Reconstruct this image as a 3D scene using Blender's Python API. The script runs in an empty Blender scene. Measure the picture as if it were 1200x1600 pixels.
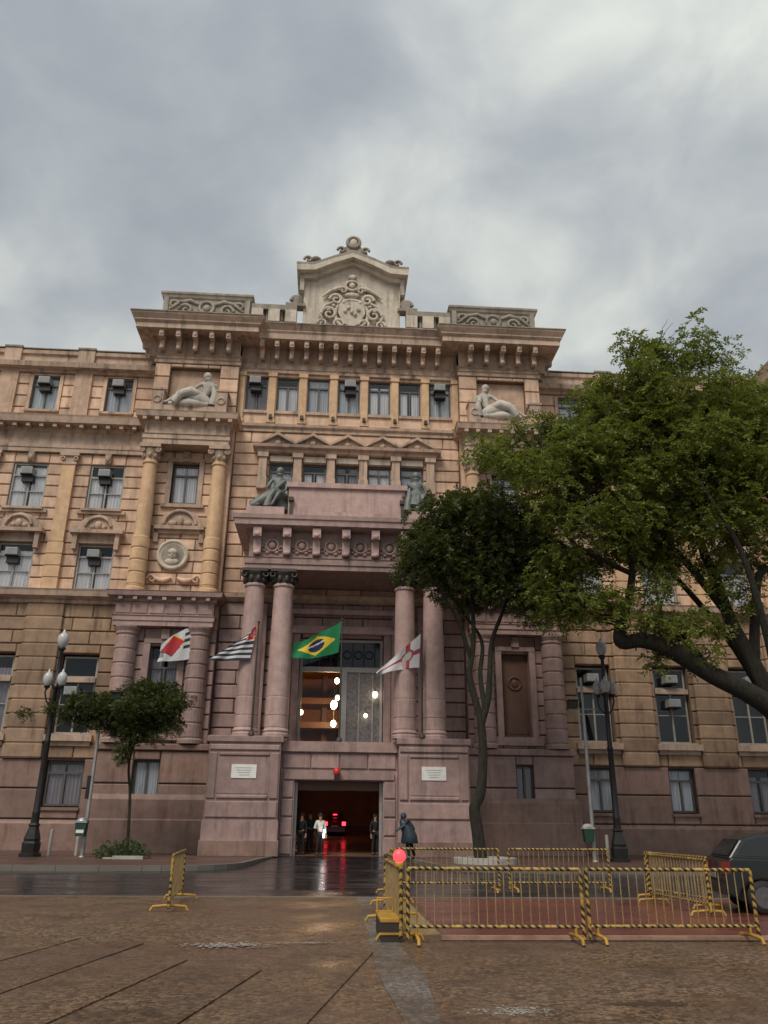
import bpy, bmesh, math, random
from mathutils import Vector, Matrix
import numpy as np
R = random.Random(7)
sc = bpy.context.scene
COL = sc.collection
PI = math.pi

# ------------------------------------------------------------ camera
cam_d = bpy.data.cameras.new('camera'); cam = bpy.data.objects.new('camera', cam_d); COL.objects.link(cam)
yaw, pitch, roll = math.radians(3.7069), math.radians(21.1531), math.radians(.5649)
fw = Vector((math.sin(yaw)*math.cos(pitch), math.cos(yaw)*math.cos(pitch), math.sin(pitch)))
rt = Vector((math.cos(yaw), -math.sin(yaw), 0)); up = rt.cross(fw)
r2 = rt*math.cos(roll) + up*math.sin(roll); u2 = -rt*math.sin(roll) + up*math.cos(roll)
M = Matrix((r2, u2, -fw)).transposed().to_4x4(); M.translation = Vector((-.544, -41, 1.65))
cam.matrix_world = M
cam_d.sensor_fit = 'VERTICAL'; cam_d.sensor_height = 36; cam_d.sensor_width = 27; cam_d.lens = 27.9
cam_d.clip_start = .1; cam_d.clip_end = 3000
sc.camera = cam
CAMP = M.translation.copy()

# ------------------------------------------------------------ view, world, sun
sc.view_settings.view_transform = 'Standard'; sc.view_settings.look = 'None'
sc.view_settings.gamma = 1; sc.view_settings.use_curve_mapping = False
sc.view_settings.exposure = 0.7
SUN_EL, SUN_AZ = math.radians(52), math.radians(207)      # azimuth clockwise from +Y
w = bpy.data.worlds.new('World'); sc.world = w; w.use_nodes = True
nt = w.node_tree; N = nt.nodes; L = nt.links; N.clear()
wo = N.new('ShaderNodeOutputWorld'); bg = N.new('ShaderNodeBackground'); bg.inputs['Strength'].default_value = .1
sky = N.new('ShaderNodeTexSky'); sky.sky_type = 'NISHITA'; sky.sun_disc = False
sky.sun_elevation = SUN_EL; sky.sun_rotation = SUN_AZ
tc = N.new('ShaderNodeTexCoord'); sx = N.new('ShaderNodeSeparateXYZ'); L.new(tc.outputs['Generated'], sx.inputs[0])
def wmath(op, a, b=None):
    n = N.new('ShaderNodeMath'); n.operation = op
    for i, v in enumerate((a, b)):
        if v is None: continue
        if isinstance(v, (int, float)): n.inputs[i].default_value = v
        else: L.new(v, n.inputs[i])
    return n.outputs[0]
cx = N.new('ShaderNodeCombineXYZ'); zz = wmath('ADD', wmath('MAXIMUM', sx.outputs['Z'], 0.0), .75)
L.new(wmath('DIVIDE', sx.outputs['X'], zz), cx.inputs[0]); L.new(wmath('DIVIDE', sx.outputs['Y'], zz), cx.inputs[1]); L.new(sx.outputs['Z'], cx.inputs[2])
mp = N.new('ShaderNodeMapping'); mp.inputs['Location'].default_value = (5.3, 2.2, .4); mp.inputs['Scale'].default_value = (1.15, 1.0, .75); mp.inputs['Rotation'].default_value = (.35, .5, .2)
L.new(cx.outputs[0], mp.inputs[0])
n1 = N.new('ShaderNodeTexNoise'); n1.inputs['Scale'].default_value = 2.6; n1.inputs['Detail'].default_value = 6; n1.inputs['Roughness'].default_value = .48; n1.inputs['Distortion'].default_value = .25
L.new(mp.outputs[0], n1.inputs['Vector'])
n2 = N.new('ShaderNodeTexNoise'); n2.inputs['Scale'].default_value = 6.5; n2.inputs['Detail'].default_value = 7; n2.inputs['Roughness'].default_value = .5; n2.inputs['Distortion'].default_value = .3
L.new(mp.outputs[0], n2.inputs['Vector'])
mixv = wmath('ADD', wmath('MULTIPLY', n1.outputs[0], .58), wmath('MULTIPLY', n2.outputs[0], .42))
cr = N.new('ShaderNodeValToRGB'); L.new(mixv, cr.inputs[0])
for e in list(cr.color_ramp.elements)[1:]: cr.color_ramp.elements.remove(e)
els = [(.33, (1.85, 2.0, 2.18)), (.41, (2.1, 2.27, 2.43)), (.48, (2.5, 2.68, 2.79)), (.54, (3.05, 3.22, 3.2)), (.62, (4.15, 4.28, 4.0))]
cr.color_ramp.elements[0].position = els[0][0]; cr.color_ramp.elements[0].color = (*[c/10 for c in els[0][1]], 1)
for p, c in els[1:]:
    e = cr.color_ramp.elements.new(p); e.color = (*[v/10 for v in c], 1)
sc10 = N.new('ShaderNodeVectorMath'); sc10.operation = 'SCALE'; L.new(wmath('MULTIPLY', wmath('ADD', wmath('MULTIPLY', sx.outputs['Z'], .5), .8), 10.0), sc10.inputs['Scale']); L.new(cr.outputs[0], sc10.inputs[0])
mx = N.new('ShaderNodeMix'); mx.data_type = 'RGBA'; mx.inputs[0].default_value = .95
L.new(sky.outputs[0], mx.inputs[6]); L.new(sc10.outputs[0], mx.inputs[7])
L.new(mx.outputs[2], bg.inputs['Color']); L.new(bg.outputs[0], wo.inputs[0])

sun_d = bpy.data.lights.new('sun', 'SUN'); sun_d.energy = 1.5; sun_d.angle = math.radians(24); sun_d.color = (1, .92, .80)
sun = bpy.data.objects.new('sun', sun_d); COL.objects.link(sun)
sdir = Vector((math.sin(SUN_AZ)*math.cos(SUN_EL), math.cos(SUN_AZ)*math.cos(SUN_EL), math.sin(SUN_EL)))
sun.rotation_euler = sdir.to_track_quat('Z', 'Y').to_euler(); sun.location = (-20, -60, 60)

# ------------------------------------------------------------ materials
MATS = {}
class NT:
    def __init__(s, name):
        s.m = bpy.data.materials.new(name); s.m.use_nodes = True; s.t = s.m.node_tree
        s.b = s.t.nodes['Principled BSDF']; s.out = s.t.nodes['Material Output']
    def n(s, typ, **kw):
        nd = s.t.nodes.new(typ)
        for k, v in kw.items():
            if k in nd.inputs.keys(): nd.inputs[k].default_value = v
            else: setattr(nd, k, v)
        return nd
    def l(s, a, b): s.t.links.new(a, b)
    def math(s, op, a, b=None, c=None):
        nd = s.t.nodes.new('ShaderNodeMath'); nd.operation = op
        for i, v in enumerate((a, b, c)):
            if v is None: continue
            if isinstance(v, (int, float)): nd.inputs[i].default_value = v
            else: s.l(v, nd.inputs[i])
        return nd.outputs[0]
    def mix(s, f, a, b, mode='MIX'):
        nd = s.t.nodes.new('ShaderNodeMix'); nd.data_type = 'RGBA'; nd.blend_type = mode
        for i, v in ((0, f), (6, a), (7, b)):
            if isinstance(v, (int, float)): nd.inputs[i].default_value = v
            elif isinstance(v, tuple): nd.inputs[i].default_value = (*v, 1)
            else: s.l(v, nd.inputs[i])
        return nd.outputs[2]
    def pos(s, scale=(1, 1, 1), obj=False):
        if obj: o = s.n('ShaderNodeTexCoord').outputs['Object']
        else: o = s.n('ShaderNodeNewGeometry').outputs['Position']
        m = s.n('ShaderNodeMapping'); m.inputs['Scale'].default_value = scale; s.l(o, m.inputs[0]); return m.outputs[0]
    def noise(s, vec, scale, detail=4, rough=.55, dist=0):
        nd = s.n('ShaderNodeTexNoise', Scale=scale, Detail=detail, Roughness=rough, Distortion=dist); s.l(vec, nd.inputs['Vector']); return nd.outputs[0]
    def ramp(s, f, lo, hi, a=0., b=1.):
        nd = s.n('ShaderNodeMapRange'); nd.inputs[1].default_value = lo; nd.inputs[2].default_value = hi; nd.inputs[3].default_value = a; nd.inputs[4].default_value = b
        s.l(f, nd.inputs[0]); return nd.outputs[0]
    def bump(s, h, strength=.3, dist=.02):
        nd = s.n('ShaderNodeBump', Strength=strength, Distance=dist); s.l(h, nd.inputs['Height']); s.l(nd.outputs[0], s.b.inputs['Normal'])

def stone(name, col, col2, stain=(.09, .06, .045), amt=.55, rough=.8, objvar=.22, grain=1.0):
    k = NT(name); p = k.pos()
    big = k.noise(p, .35, 4); mid = k.noise(p, 2.3, 5, .6); fine = k.noise(p, 26, 3, .7)
    c = k.mix(k.ramp(big, .35, .65), col, col2)
    oi = k.n('ShaderNodeObjectInfo')
    v = k.math('ADD', k.math('MULTIPLY', k.math('SUBTRACT', oi.outputs['Random'], .5), objvar), 1.0)
    v = k.math('MULTIPLY', v, k.ramp(mid, .25, .75, .78, 1.2))
    v = k.math('MULTIPLY', v, k.ramp(fine, .3, .7, 1-.13*grain, 1+.13*grain))
    hv = k.n('ShaderNodeHueSaturation'); k.l(c, hv.inputs['Color']); k.l(v, hv.inputs['Value'])
    st = k.noise(k.pos((2.6, 2.6, .22)), 1.0, 5, .65, .4)
    blot = k.noise(p, .9, 4, .6)
    f = k.math('MULTIPLY', k.ramp(st, .47, .70), k.ramp(blot, .36, .60))
    c2 = k.mix(k.math('MULTIPLY', f, amt), hv.outputs[0], stain)
    k.l(c2, k.b.inputs['Base Color'])
    k.b.inputs['Roughness'].default_value = rough
    k.bump(k.math('ADD', fine, k.math('MULTIPLY', mid, 1.5)), .35, .02)
    MATS[name] = k.m; return k.m
def plain(name, col, rough=.6, metal=0., var=.15, scale=6., emit=None, spec=None):
    k = NT(name); p = k.pos()
    nz = k.noise(p, scale, 5, .6)
    k.l(k.mix(k.ramp(nz, .3, .7), tuple(c*(1-var) for c in col), tuple(min(1, c*(1+var)) for c in col)), k.b.inputs['Base Color'])
    k.b.inputs['Metallic'].default_value = metal
    k.l(k.ramp(nz, .3, .7, max(.02, rough-.07), min(1, rough+.07)), k.b.inputs['Roughness'])
    if spec is not None: k.b.inputs['Specular IOR Level'].default_value = spec
    if emit: k.b.inputs['Emission Color'].default_value = (*emit[0], 1); k.b.inputs['Emission Strength'].default_value = emit[1]
    MATS[name] = k.m; return k.m

SAND = stone('sandstone', (.64, .445, .325), (.56, .375, .265), amt=.6, objvar=.42)
JOINT = stone('sooty_joint_stone', (.22, .145, .095), (.17, .11, .075), amt=.5)
JOINTP = stone('sooty_joint_granite', (.085, .052, .048), (.07, .045, .04), amt=.4)
SANDC = stone('sandstone_column', (.62, .41, .235), (.58, .385, .24), amt=.3, objvar=.08)
OCHRE = stone('weathered_sandstone', (.37, .245, .155), (.26, .175, .12), stain=(.09, .048, .026), amt=.85, objvar=.42)  # weathered; lower stones also carry the tree shade in their darker tones
TRIM = stone('trim_stone', (.52, .375, .285), (.38, .28, .215), amt=.9, stain=(.06, .048, .04), objvar=.1)
PINK = stone('pink_granite', (.37, .25, .228), (.29, .197, .182), stain=(.08, .05, .045), amt=.75, rough=.62, objvar=.3)
PINKL = stone('pale_pink_granite', (.47, .325, .30), (.40, .275, .25), stain=(.13, .085, .08), amt=.5, rough=.65, objvar=.08)
BASE = stone('base_granite', (.26, .165, .135), (.205, .13, .108), stain=(.11, .05, .03), amt=.85, rough=.6, objvar=.3)
PALE = stone('pale_stone', (.60, .525, .43), (.50, .44, .365), stain=(.10, .09, .075), amt=.8, objvar=.05)
DARKST = stone('blackened_stone', (.23, .20, .165), (.33, .29, .24), stain=(.06, .06, .05), amt=.9, objvar=.05)
WHITEST = stone('white_statue_stone', (.56, .52, .46), (.38, .35, .31), stain=(.10, .095, .085), amt=.95, objvar=.03)
BRONZE = plain('green_bronze', (.15, .165, .155), .6, .3, .35, 3)
DKBRONZE = plain('dark_bronze', (.062, .054, .048), .6, .3, .3, 3)
IRON = plain('black_iron', (.012, .012, .013), .42, .0, .3, 4)
FRAME = plain('window_frame_paint', (.085, .08, .075), .5, 0, .2)
FRAMEL = plain('pale_frame_paint', (.30, .285, .265), .55, 0, .2)
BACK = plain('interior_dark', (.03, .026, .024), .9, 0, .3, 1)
HALLW = plain('hall_brown', (.25, .085, .02), .6, 0, .3, 1)
HALLD = plain('hall_dark_wood', (.13, .048, .012), .5, 0, .3, 1)
ACM = plain('ac_grey', (.33, .34, .34), .5, 0, .12, 3)
ACD = plain('ac_dark_grille', (.02, .02, .022), .6, 0, .2, 3)
GALV = plain('galvanised_steel', (.36, .36, .36), .5, .6, .2, 3)
GREY = plain('grey_paint', (.30, .30, .30), .5, 0, .15, 3)
WHITE = plain('white_paint', (.72, .72, .70), .5, 0, .08, 3)
GLOBE = plain('opal_globe', (.44, .45, .46), .25, 0, .05, 3)
GREENB = plain('green_bin_plastic', (.01, .045, .028), .45, 0, .2, 3)
BULB = plain('lit_bulb', (1, .95, .85), .4, 0, 0, 3, emit=((1, .84, .58), 5))
TAILL = plain('tail_light_lit', (.5, .01, .01), .3, 0, 0, 3, emit=((1, .03, .05), 3.5))
BEACON = plain('red_beacon_lit', (.7, .03, .03), .3, 0, 0, 3, emit=((1, .045, .06), 1.4))
REDLAMP = plain('red_lamp_lens', (.55, .03, .03), .3, 0, .1, 3)
CARP = plain('dark_grey_car_paint', (.022, .025, .027), .22, .3, .06, 2)
CARR = plain('dark_red_car_paint', (.07, .008, .01), .25, .2, .06, 2)
RUBBER = plain('rubber', (.012, .012, .012), .75, 0, .2, 8)
CHROME = plain('alloy', (.16, .16, .165), .4, .8, .1, 5)
BRASSD = plain('brown_panel', (.12, .062, .042), .55, 0, .2, 2)
SKIN = plain('skin', (.36, .20, .13), .6, 0, .08, 6)
DARKC = plain('dark_cloth', (.014, .014, .016), .9, 0, .3, 8)
NAVY = plain('navy_cloth', (.022, .036, .052), .5, 0, .3, 8)
WHITEC = plain('white_cloth', (.62, .62, .60), .85, 0, .1, 8)
HAIR = plain('dark_hair', (.012, .009, .007), .7, 0, .2, 9)
def bark():
    k = NT('tree_bark'); p = k.pos((7, 7, 2)); n = k.noise(p, 1.2, 6, .7); n2 = k.noise(k.pos(), 1.1, 4)
    k.l(k.mix(k.ramp(n, .3, .7), (.010, .008, .0065), k.mix(k.ramp(n2, .4, .6), (.042, .031, .023), (.035, .037, .022))), k.b.inputs['Base Color'])
    k.b.inputs['Roughness'].default_value = .95; k.bump(n, 1.0, .09); return k.m
BARK = bark()
CONC = plain('pale_concrete', (.36, .34, .31), .8, 0, .25, 2)
PLASTIC = plain('dark_base_plastic', (.03, .022, .02), .7, 0, .2, 5)
YEL = plain('yellow_paint', (.40, .22, .03), .5, 0, .3, 5)
YELB = plain('faded_yellow_bar_paint', (.27, .185, .085), .5, 0, .35, 7)
TIMBER = plain('wet_pink_timber', (.36, .22, .16), .4, 0, .3, 3)
BROWNC = plain('brown_cloth', (.06, .03, .02), .9, 0, .3, 8)
CURT = {}
def curtain_mat(name, col):
    k = NT(name); p = k.pos((9, 9, .3))
    nz = k.noise(p, 1.3, 3); k.l(k.mix(k.ramp(nz, .35, .65), tuple(c*.7 for c in col), col), k.b.inputs['Base Color']); k.b.inputs['Roughness'].default_value = .9
    return k.m
CURT = [curtain_mat('pale_curtain', (.90, .90, .94)), curtain_mat('grey_curtain', (.66, .70, .76)), curtain_mat('mauve_curtain', (.36, .33, .38))]
def glass_mat(name, tint=.98, ior=1.52, frost=0.03, ref=1.0, add=.6):
    k = NT(name); k.t.nodes.remove(k.b)
    gl = k.n('ShaderNodeBsdfGlossy'); gl.inputs['Roughness'].default_value = frost; gl.inputs['Color'].default_value = (.9*ref, .95*ref, 1*ref, 1)
    tr = k.n('ShaderNodeBsdfTransparent'); tr.inputs['Color'].default_value = (tint, tint, tint, 1)
    fr = k.n('ShaderNodeFresnel', IOR=ior); ms = k.n('ShaderNodeMixShader')
    nz = k.noise(k.pos(), .9, 2); bp = k.n('ShaderNodeBump', Strength=.06, Distance=.05); k.l(nz, bp.inputs['Height']); k.l(bp.outputs[0], gl.inputs['Normal'])
    k.l(k.math('MULTIPLY', fr.outputs[0], add), ms.inputs[0]); k.l(tr.outputs[0], ms.inputs[1]); k.l(gl.outputs[0], ms.inputs[2]); k.l(ms.outputs[0], k.out.inputs[0])
    return k.m
GLASS = glass_mat('window_glass'); GLASSC = glass_mat('clear_hall_glass', .97, add=.3)
GLASSD = plain('dark_glass', (.012, .013, .015), .06, 0, .1, 2)
LACE = plain('reflective_lace_glass', (.16, .145, .145), .35, 0, .5, 7)

def stripes(name, axis, period, a, b, slant=0.):
    k = NT(name); tcn = k.n('ShaderNodeTexCoord'); s_ = k.n('ShaderNodeSeparateXYZ'); k.l(tcn.outputs['Object'], s_.inputs[0])
    o = s_.outputs[axis]
    if slant: o = k.math('ADD', o, k.math('MULTIPLY', s_.outputs['Z' if axis == 'X' else 'X'], slant))
    fr = k.math('FRACT', k.math('DIVIDE', o, period)); f = k.math('GREATER_THAN', fr, .5)
    nz = k.noise(k.pos(), 9, 4)
    aa = k.mix(k.ramp(nz, .35, .7), a, tuple(c*.5 for c in a)); wr = k.noise(k.pos(), 4.5, 5, .7); o = k.math('ADD', o, k.math('MULTIPLY', k.math('SUBTRACT', wr, .5), .05))
    fr = k.math('FRACT', k.math('DIVIDE', o, period)); f = k.math('MULTIPLY', k.math('GREATER_THAN', fr, .5), k.ramp(wr, .38, .46))
    k.l(k.mix(f, aa, b), k.b.inputs['Base Color']); k.b.inputs['Roughness'].default_value = .45; return k.m
STRX = stripes('hazard_tape_rail', 'X', .105, (.48, .32, .085), (.015, .013, .012), 1.0)
STRZ = stripes('hazard_tape_post', 'Z', .11, (.48, .30, .06), (.015, .013, .012), 1.0)

def leaf_mat(name, dark, lite, trans=.35):
    k = NT(name); k.t.nodes.remove(k.b)
    g = k.n('ShaderNodeNewGeometry'); nz = k.noise(k.pos(), .7, 3)
    f = k.math('ADD', k.math('MULTIPLY', g.outputs['Random Per Island'], .6), k.math('MULTIPLY', k.ramp(nz, .35, .65), .4))
    c = k.mix(f, dark, lite)
    d = k.n('ShaderNodeBsdfPrincipled'); d.inputs['Roughness'].default_value = .55; k.l(c, d.inputs['Base Color'])
    t = k.n('ShaderNodeBsdfTranslucent'); k.l(k.mix(.5, c, (.16, .20, .02)), t.inputs[0])
    ms = k.n('ShaderNodeMixShader'); ms.inputs[0].default_value = trans
    k.l(d.outputs[0], ms.inputs[1]); k.l(t.outputs[0], ms.inputs[2]); k.l(ms.outputs[0], k.out.inputs[0]); return k.m
LEAF = leaf_mat('light_green_leaves', (.05, .07, .013), (.29, .33, .058), .45)
LEAFD = leaf_mat('dark_green_leaves', (.02, .031, .01), (.10, .125, .03), .32)
LEAFS = leaf_mat('street_tree_leaves', (.028, .042, .013), (.085, .10, .025), .3)
LEAFB = leaf_mat('bush_leaves', (.02, .05, .012), (.05, .12, .025), .25)

def mosaic_mat(name='stone_mosaic', ca=(.05, .030, .018), cb=(.215, .135, .08)):
    k = NT(name); p = k.pos()
    vo = k.n('ShaderNodeTexVoronoi', Scale=19.); k.l(p, vo.inputs['Vector'])
    ve = k.n('ShaderNodeTexVoronoi', Scale=19., feature='DISTANCE_TO_EDGE'); k.l(p, ve.inputs['Vector'])
    s_ = k.n('ShaderNodeSeparateColor'); k.l(vo.outputs['Color'], s_.inputs[0])
    big = k.noise(p, .28, 4, .6); mid = k.noise(p, 1.3, 5, .65)
    c = k.mix(s_.outputs[0], ca, cb)
    c = k.mix(k.ramp(big, .42, .62), c, k.mix(s_.outputs[1], (.085, .048, .031), (.15, .093, .06)))
    c = k.mix(k.ramp(mid, .48, .74, 0, .7), c, (.045, .032, .024))
    oi = k.n('ShaderNodeObjectInfo'); hv = k.n('ShaderNodeHueSaturation'); k.l(c, hv.inputs['Color']); k.l(k.ramp(oi.outputs['Random'], 0, 1, .78, 1.22), hv.inputs['Value']); c = hv.outputs[0]
    c = k.mix(k.ramp(ve.outputs['Distance'], 0., .07, .8, 0), c, (.035, .026, .019))
    k.l(c, k.b.inputs['Base Color'])
    wet = k.noise(p, .55, 4, .6)
    k.l(k.ramp(wet, .36, .6, .26, .7), k.b.inputs['Roughness']); k.b.inputs['Specular IOR Level'].default_value = .35
    k.bump(k.math('ADD', k.ramp(ve.outputs['Distance'], 0, .15), k.math('MULTIPLY', s_.outputs[2], .5)), .28, .007)
    return k.m
MOSAIC = mosaic_mat()
def wet(name, c1, c2, r1, r2, sc_=.4, fs=30., bumpd=.006):
    k = NT(name); p = k.pos(); n = k.noise(p, sc_, 4, .6); f = k.noise(p, fs, 3, .7)
    k.l(k.mix(k.ramp(n, .35, .65), c1, c2), k.b.inputs['Base Color'])
    v = k.noise(k.pos((.5, 1.6, 1)), .8, 4, .6)
    k.l(k.ramp(v, .38, .62, r1, r2), k.b.inputs['Roughness']); k.bump(f, .35, bumpd); return k.m
ASPH = wet('wet_asphalt', (.020, .019, .021), (.034, .032, .033), .10, .34)
PAVE = wet('wet_red_pavement', (.085, .045, .036), (.115, .066, .052), .3, .6)
SLABM = mosaic_mat('grey_stone_mosaic', (.11, .10, .09), (.26, .235, .21))
REDP = wet('wet_red_boards', (.13, .040, .034), (.17, .058, .045), .12, .35)
KERBM = wet('kerb_stone', (.13, .115, .10), (.17, .15, .13), .4, .6)
PUDD = plain('still_water', (.05, .045, .04), .03, 0, .1, 1)
PATCH = plain('worn_white_paint_patch', (.29, .27, .245), .5, 0, .5, 12)
HALLF = wet('hall_floor', (.16, .10, .06), (.2, .13, .08), .15, .3)

# ------------------------------------------------------------ geometry helpers
class MB:
    def __init__(s): s.v = []; s.f = []; s.sm = []; s.mi = []
    def add(s, vs, fs, smooth=False, mi=0):
        o = len(s.v); s.v += [tuple(v) for v in vs]
        for f in fs: s.f.append(tuple(i+o for i in f)); s.sm.append(smooth); s.mi.append(mi)
    def box(s, x0, x1, y0, y1, z0, z1, mi=0):
        s.add([(x0, y0, z0), (x1, y0, z0), (x1, y1, z0), (x0, y1, z0), (x0, y0, z1), (x1, y0, z1), (x1, y1, z1), (x0, y1, z1)],
              [(0, 3, 2, 1), (4, 5, 6, 7), (0, 1, 5, 4), (1, 2, 6, 5), (2, 3, 7, 6), (3, 0, 4, 7)], False, mi)
    def prism(s, poly, y0, y1, mi=0):     # poly in XZ
        n = len(poly); a = sum(poly[i][0]*poly[(i+1) % n][1]-poly[(i+1) % n][0]*poly[i][1] for i in range(n))
        if a < 0: poly = poly[::-1]
        s.add([(x, y0, z) for x, z in poly] + [(x, y1, z) for x, z in poly],
              [tuple(range(n)), tuple(range(2*n-1, n-1, -1))] + [(i, i+n, (i+1) % n+n, (i+1) % n) for i in range(n)], False, mi)
    def slab(s, poly, z0, z1, mi=0):      # poly in XY
        n = len(poly); a = sum(poly[i][0]*poly[(i+1) % n][1]-poly[(i+1) % n][0]*poly[i][1] for i in range(n))
        if a < 0: poly = poly[::-1]
        s.add([(x, y, z0) for x, y in poly] + [(x, y, z1) for x, y in poly],
              [tuple(range(n-1, -1, -1)), tuple(range(n, 2*n))] + [(i, (i+1) % n, (i+1) % n+n, i+n) for i in range(n)], False, mi)
    def lathe(s, prof, cx=0, cy=0, seg=20, a0=0., a1=2*PI, smooth=True):
        full = abs(a1-a0-2*PI) < 1e-6; m = seg if full else seg+1
        vs = [(cx+r*math.cos(a0+(a1-a0)*j/seg), cy+r*math.sin(a0+(a1-a0)*j/seg), z) for r, z in prof for j in range(m)]
        fs = []
        for i in range(len(prof)-1):
            for j in range(seg):
                k = (j+1) % m
                fs.append((i*m+j, i*m+k, (i+1)*m+k, (i+1)*m+j))
        s.add(vs, fs, smooth)
        if full:
            o = len(prof)-1
            s.add(vs[:m], [tuple(range(m-1, -1, -1))]); s.add(vs[o*m:], [tuple(range(m))])
    def tube(s, pts, rad, seg=8, cap=True):
        pts = [Vector(p) for p in pts]; n = len(pts)
        if not isinstance(rad, (list, tuple)): rad = [rad]*n
        vs = []; ref = Vector((0, 0, 1)); px = None
        for i, p in enumerate(pts):
            d = (pts[min(i+1, n-1)]-pts[max(i-1, 0)]).normalized()
            if px is None:
                px = d.cross(ref if abs(d.z) < .9 else Vector((1, 0, 0))).normalized()
            else: px = (px - d*px.dot(d)).normalized()
            py = d.cross(px)
            for j in range(seg):
                a = 2*PI*j/seg; vs.append(p + (px*math.cos(a)+py*math.sin(a))*rad[i])
        fs = [(i*seg+j, i*seg+(j+1) % seg, (i+1)*seg+(j+1) % seg, (i+1)*seg+j) for i in range(n-1) for j in range(seg)]
        s.add(vs, fs, True)
        if cap: s.add(vs[:seg], [tuple(range(seg-1, -1, -1))]); s.add(vs[-seg:], [tuple(range(seg))])
    def ball(s, c, r, seg=10, rings=7):
        if not isinstance(r, (list, tuple)): r = (r, r, r)
        vs = [(c[0], c[1], c[2]-r[2])]
        for i in range(1, rings):
            t = -PI/2+PI*i/rings
            for j in range(seg):
                a = 2*PI*j/seg; vs.append((c[0]+r[0]*math.cos(t)*math.cos(a), c[1]+r[1]*math.cos(t)*math.sin(a), c[2]+r[2]*math.sin(t)))
        vs.append((c[0], c[1], c[2]+r[2])); T = len(vs)-1; fs = []
        for j in range(seg):
            k = (j+1) % seg; fs.append((0, 1+k, 1+j)); fs.append((T, T-seg+j, T-seg+k))
            for i in range(rings-2): fs.append((1+i*seg+j, 1+i*seg+k, 1+(i+1)*seg+k, 1+(i+1)*seg+j))
        s.add(vs, fs, True)
    def ring(s, c, R_, r, seg=16, ms=6, axis='Y', a0=0., a1=2*PI, sq=1.):
        n = seg+1; pts = []
        for i in range(n):
            a = a0+(a1-a0)*i/seg
            pts.append((c[0]+R_*math.cos(a), c[1], c[2]+sq*R_*math.sin(a)) if axis == 'Y' else (c[0]+R_*math.cos(a), c[1]+R_*math.sin(a), c[2]))
        s.tube(pts, r, ms)
    def scroll(s, c, r0, turns, rt_, flip=1, seg=18):
        pts = []; rad = []
        for i in range(seg+1):
            t = i/seg; a = turns*2*PI*t; r = r0*(1-.82*t)
            pts.append((c[0]+flip*r*math.cos(a), c[1]-.02*t, c[2]+r*math.sin(a))); rad.append(rt_*(1-.4*t))
        s.tube(pts, rad, 6)
    def band(s, x0, x1, yf, yb, prof, left=True, right=True, mi=0):
        m = 2+left+right; vs = []
        for o, z in prof:
            row = []
            if left: row += [(x0-o, yb, z), (x0-o, yf-o, z)]
            else: row += [(x0, yf-o, z)]
            if right: row += [(x1+o, yf-o, z), (x1+o, yb, z)]
            else: row += [(x1, yf-o, z)]
            vs += row
        fs = [(i*m+j, i*m+j+1, (i+1)*m+j+1, (i+1)*m+j) for i in range(len(prof)-1) for j in range(m-1)]
        s.add(vs, fs, False, mi)
        # close top & bottom & back
        for i, fl in ((0, True), (len(prof)-1, False)):
            row = vs[i*m:(i+1)*m]
            if not left: row = [(x0, yb, prof[i][1])]+row
            if not right: row = row+[(x1, yb, prof[i][1])]
            f = tuple(range(len(row))); s.add(row, [f[::-1] if fl else f], False, mi)
    def mesh(s, name):
        me = bpy.data.meshes.new(name); me.from_pydata(s.v, [], s.f)
        me.polygons.foreach_set('use_smooth', s.sm)
        if any(s.mi): me.polygons.foreach_set('material_index', s.mi)
        me.update(); return me
    def build(s, name, mat, parent=None, loc=None):
        return put(name, s.mesh(name), mat, parent, loc)
def put(name, me, mat, parent=None, loc=None, rot=None):
    if mat is not None and len(me.materials) == 0:
        for m in (mat if isinstance(mat, (list, tuple)) else [mat]): me.materials.append(m)
    o = bpy.data.objects.new(name, me); COL.objects.link(o)
    if loc is not None: o.location = loc
    if rot is not None: o.rotation_euler = rot
    if parent is not None: o.parent = parent
    return o
def tag(o, label=None, cat=None, group=None, kind=None):
    if label: o['label'] = label
    if cat: o['category'] = cat
    if group: o['group'] = group
    if kind: o['kind'] = kind
    return o
def thing(name, label, cat, loc=(0, 0, 0), rz=0., group=None):
    o = bpy.data.objects.new(name, None); COL.objects.link(o); o.empty_display_size = .2
    o.location = loc; o.rotation_euler = (0, 0, rz); return tag(o, label, cat, group)
def kids(o): return [c for c in bpy.data.objects if c.parent == o]
def dup(root, loc, rz=None, label=None, tree=None):
    r = root.copy(); COL.objects.link(r); r.location = loc
    if rz is not None: r.rotation_euler = (0, 0, rz)
    if label: r['label'] = label
    def rec(src, dst):
        for c in tree[src.name] if tree and src.name in tree else kids(src):
            d = c.copy(); COL.objects.link(d); d.parent = dst; rec(c, d)
    rec(root, r); return r
def structure(name, mb, mat, z=None): return tag(mb.build(name, mat), kind='structure')

# ------------------------------------------------------------ ground
g = MB(); g.slab([(-400, -400), (400, -400), (400, 600), (-400, 600)], -.6, -.30); structure('ground', g, CONC)
g = MB(); g.slab([(-60, -90), (60, -90), (60, -21.25), (-60, -21.25)], -.29, 0); structure('plaza', g, MOSAIC)
g = MB()
for i in range(40):
    x = -40+i*2; g.box(x+.01, x+1.99, -21.25, -21.08, -.28, .006)
structure('plaza_kerb', g, KERBM)
g = MB(); g.slab([(-60, -21.08), (60, -21.08), (60, -11.6), (-60, -11.6)], -.28, -.05); structure('road', g, ASPH)
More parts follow.
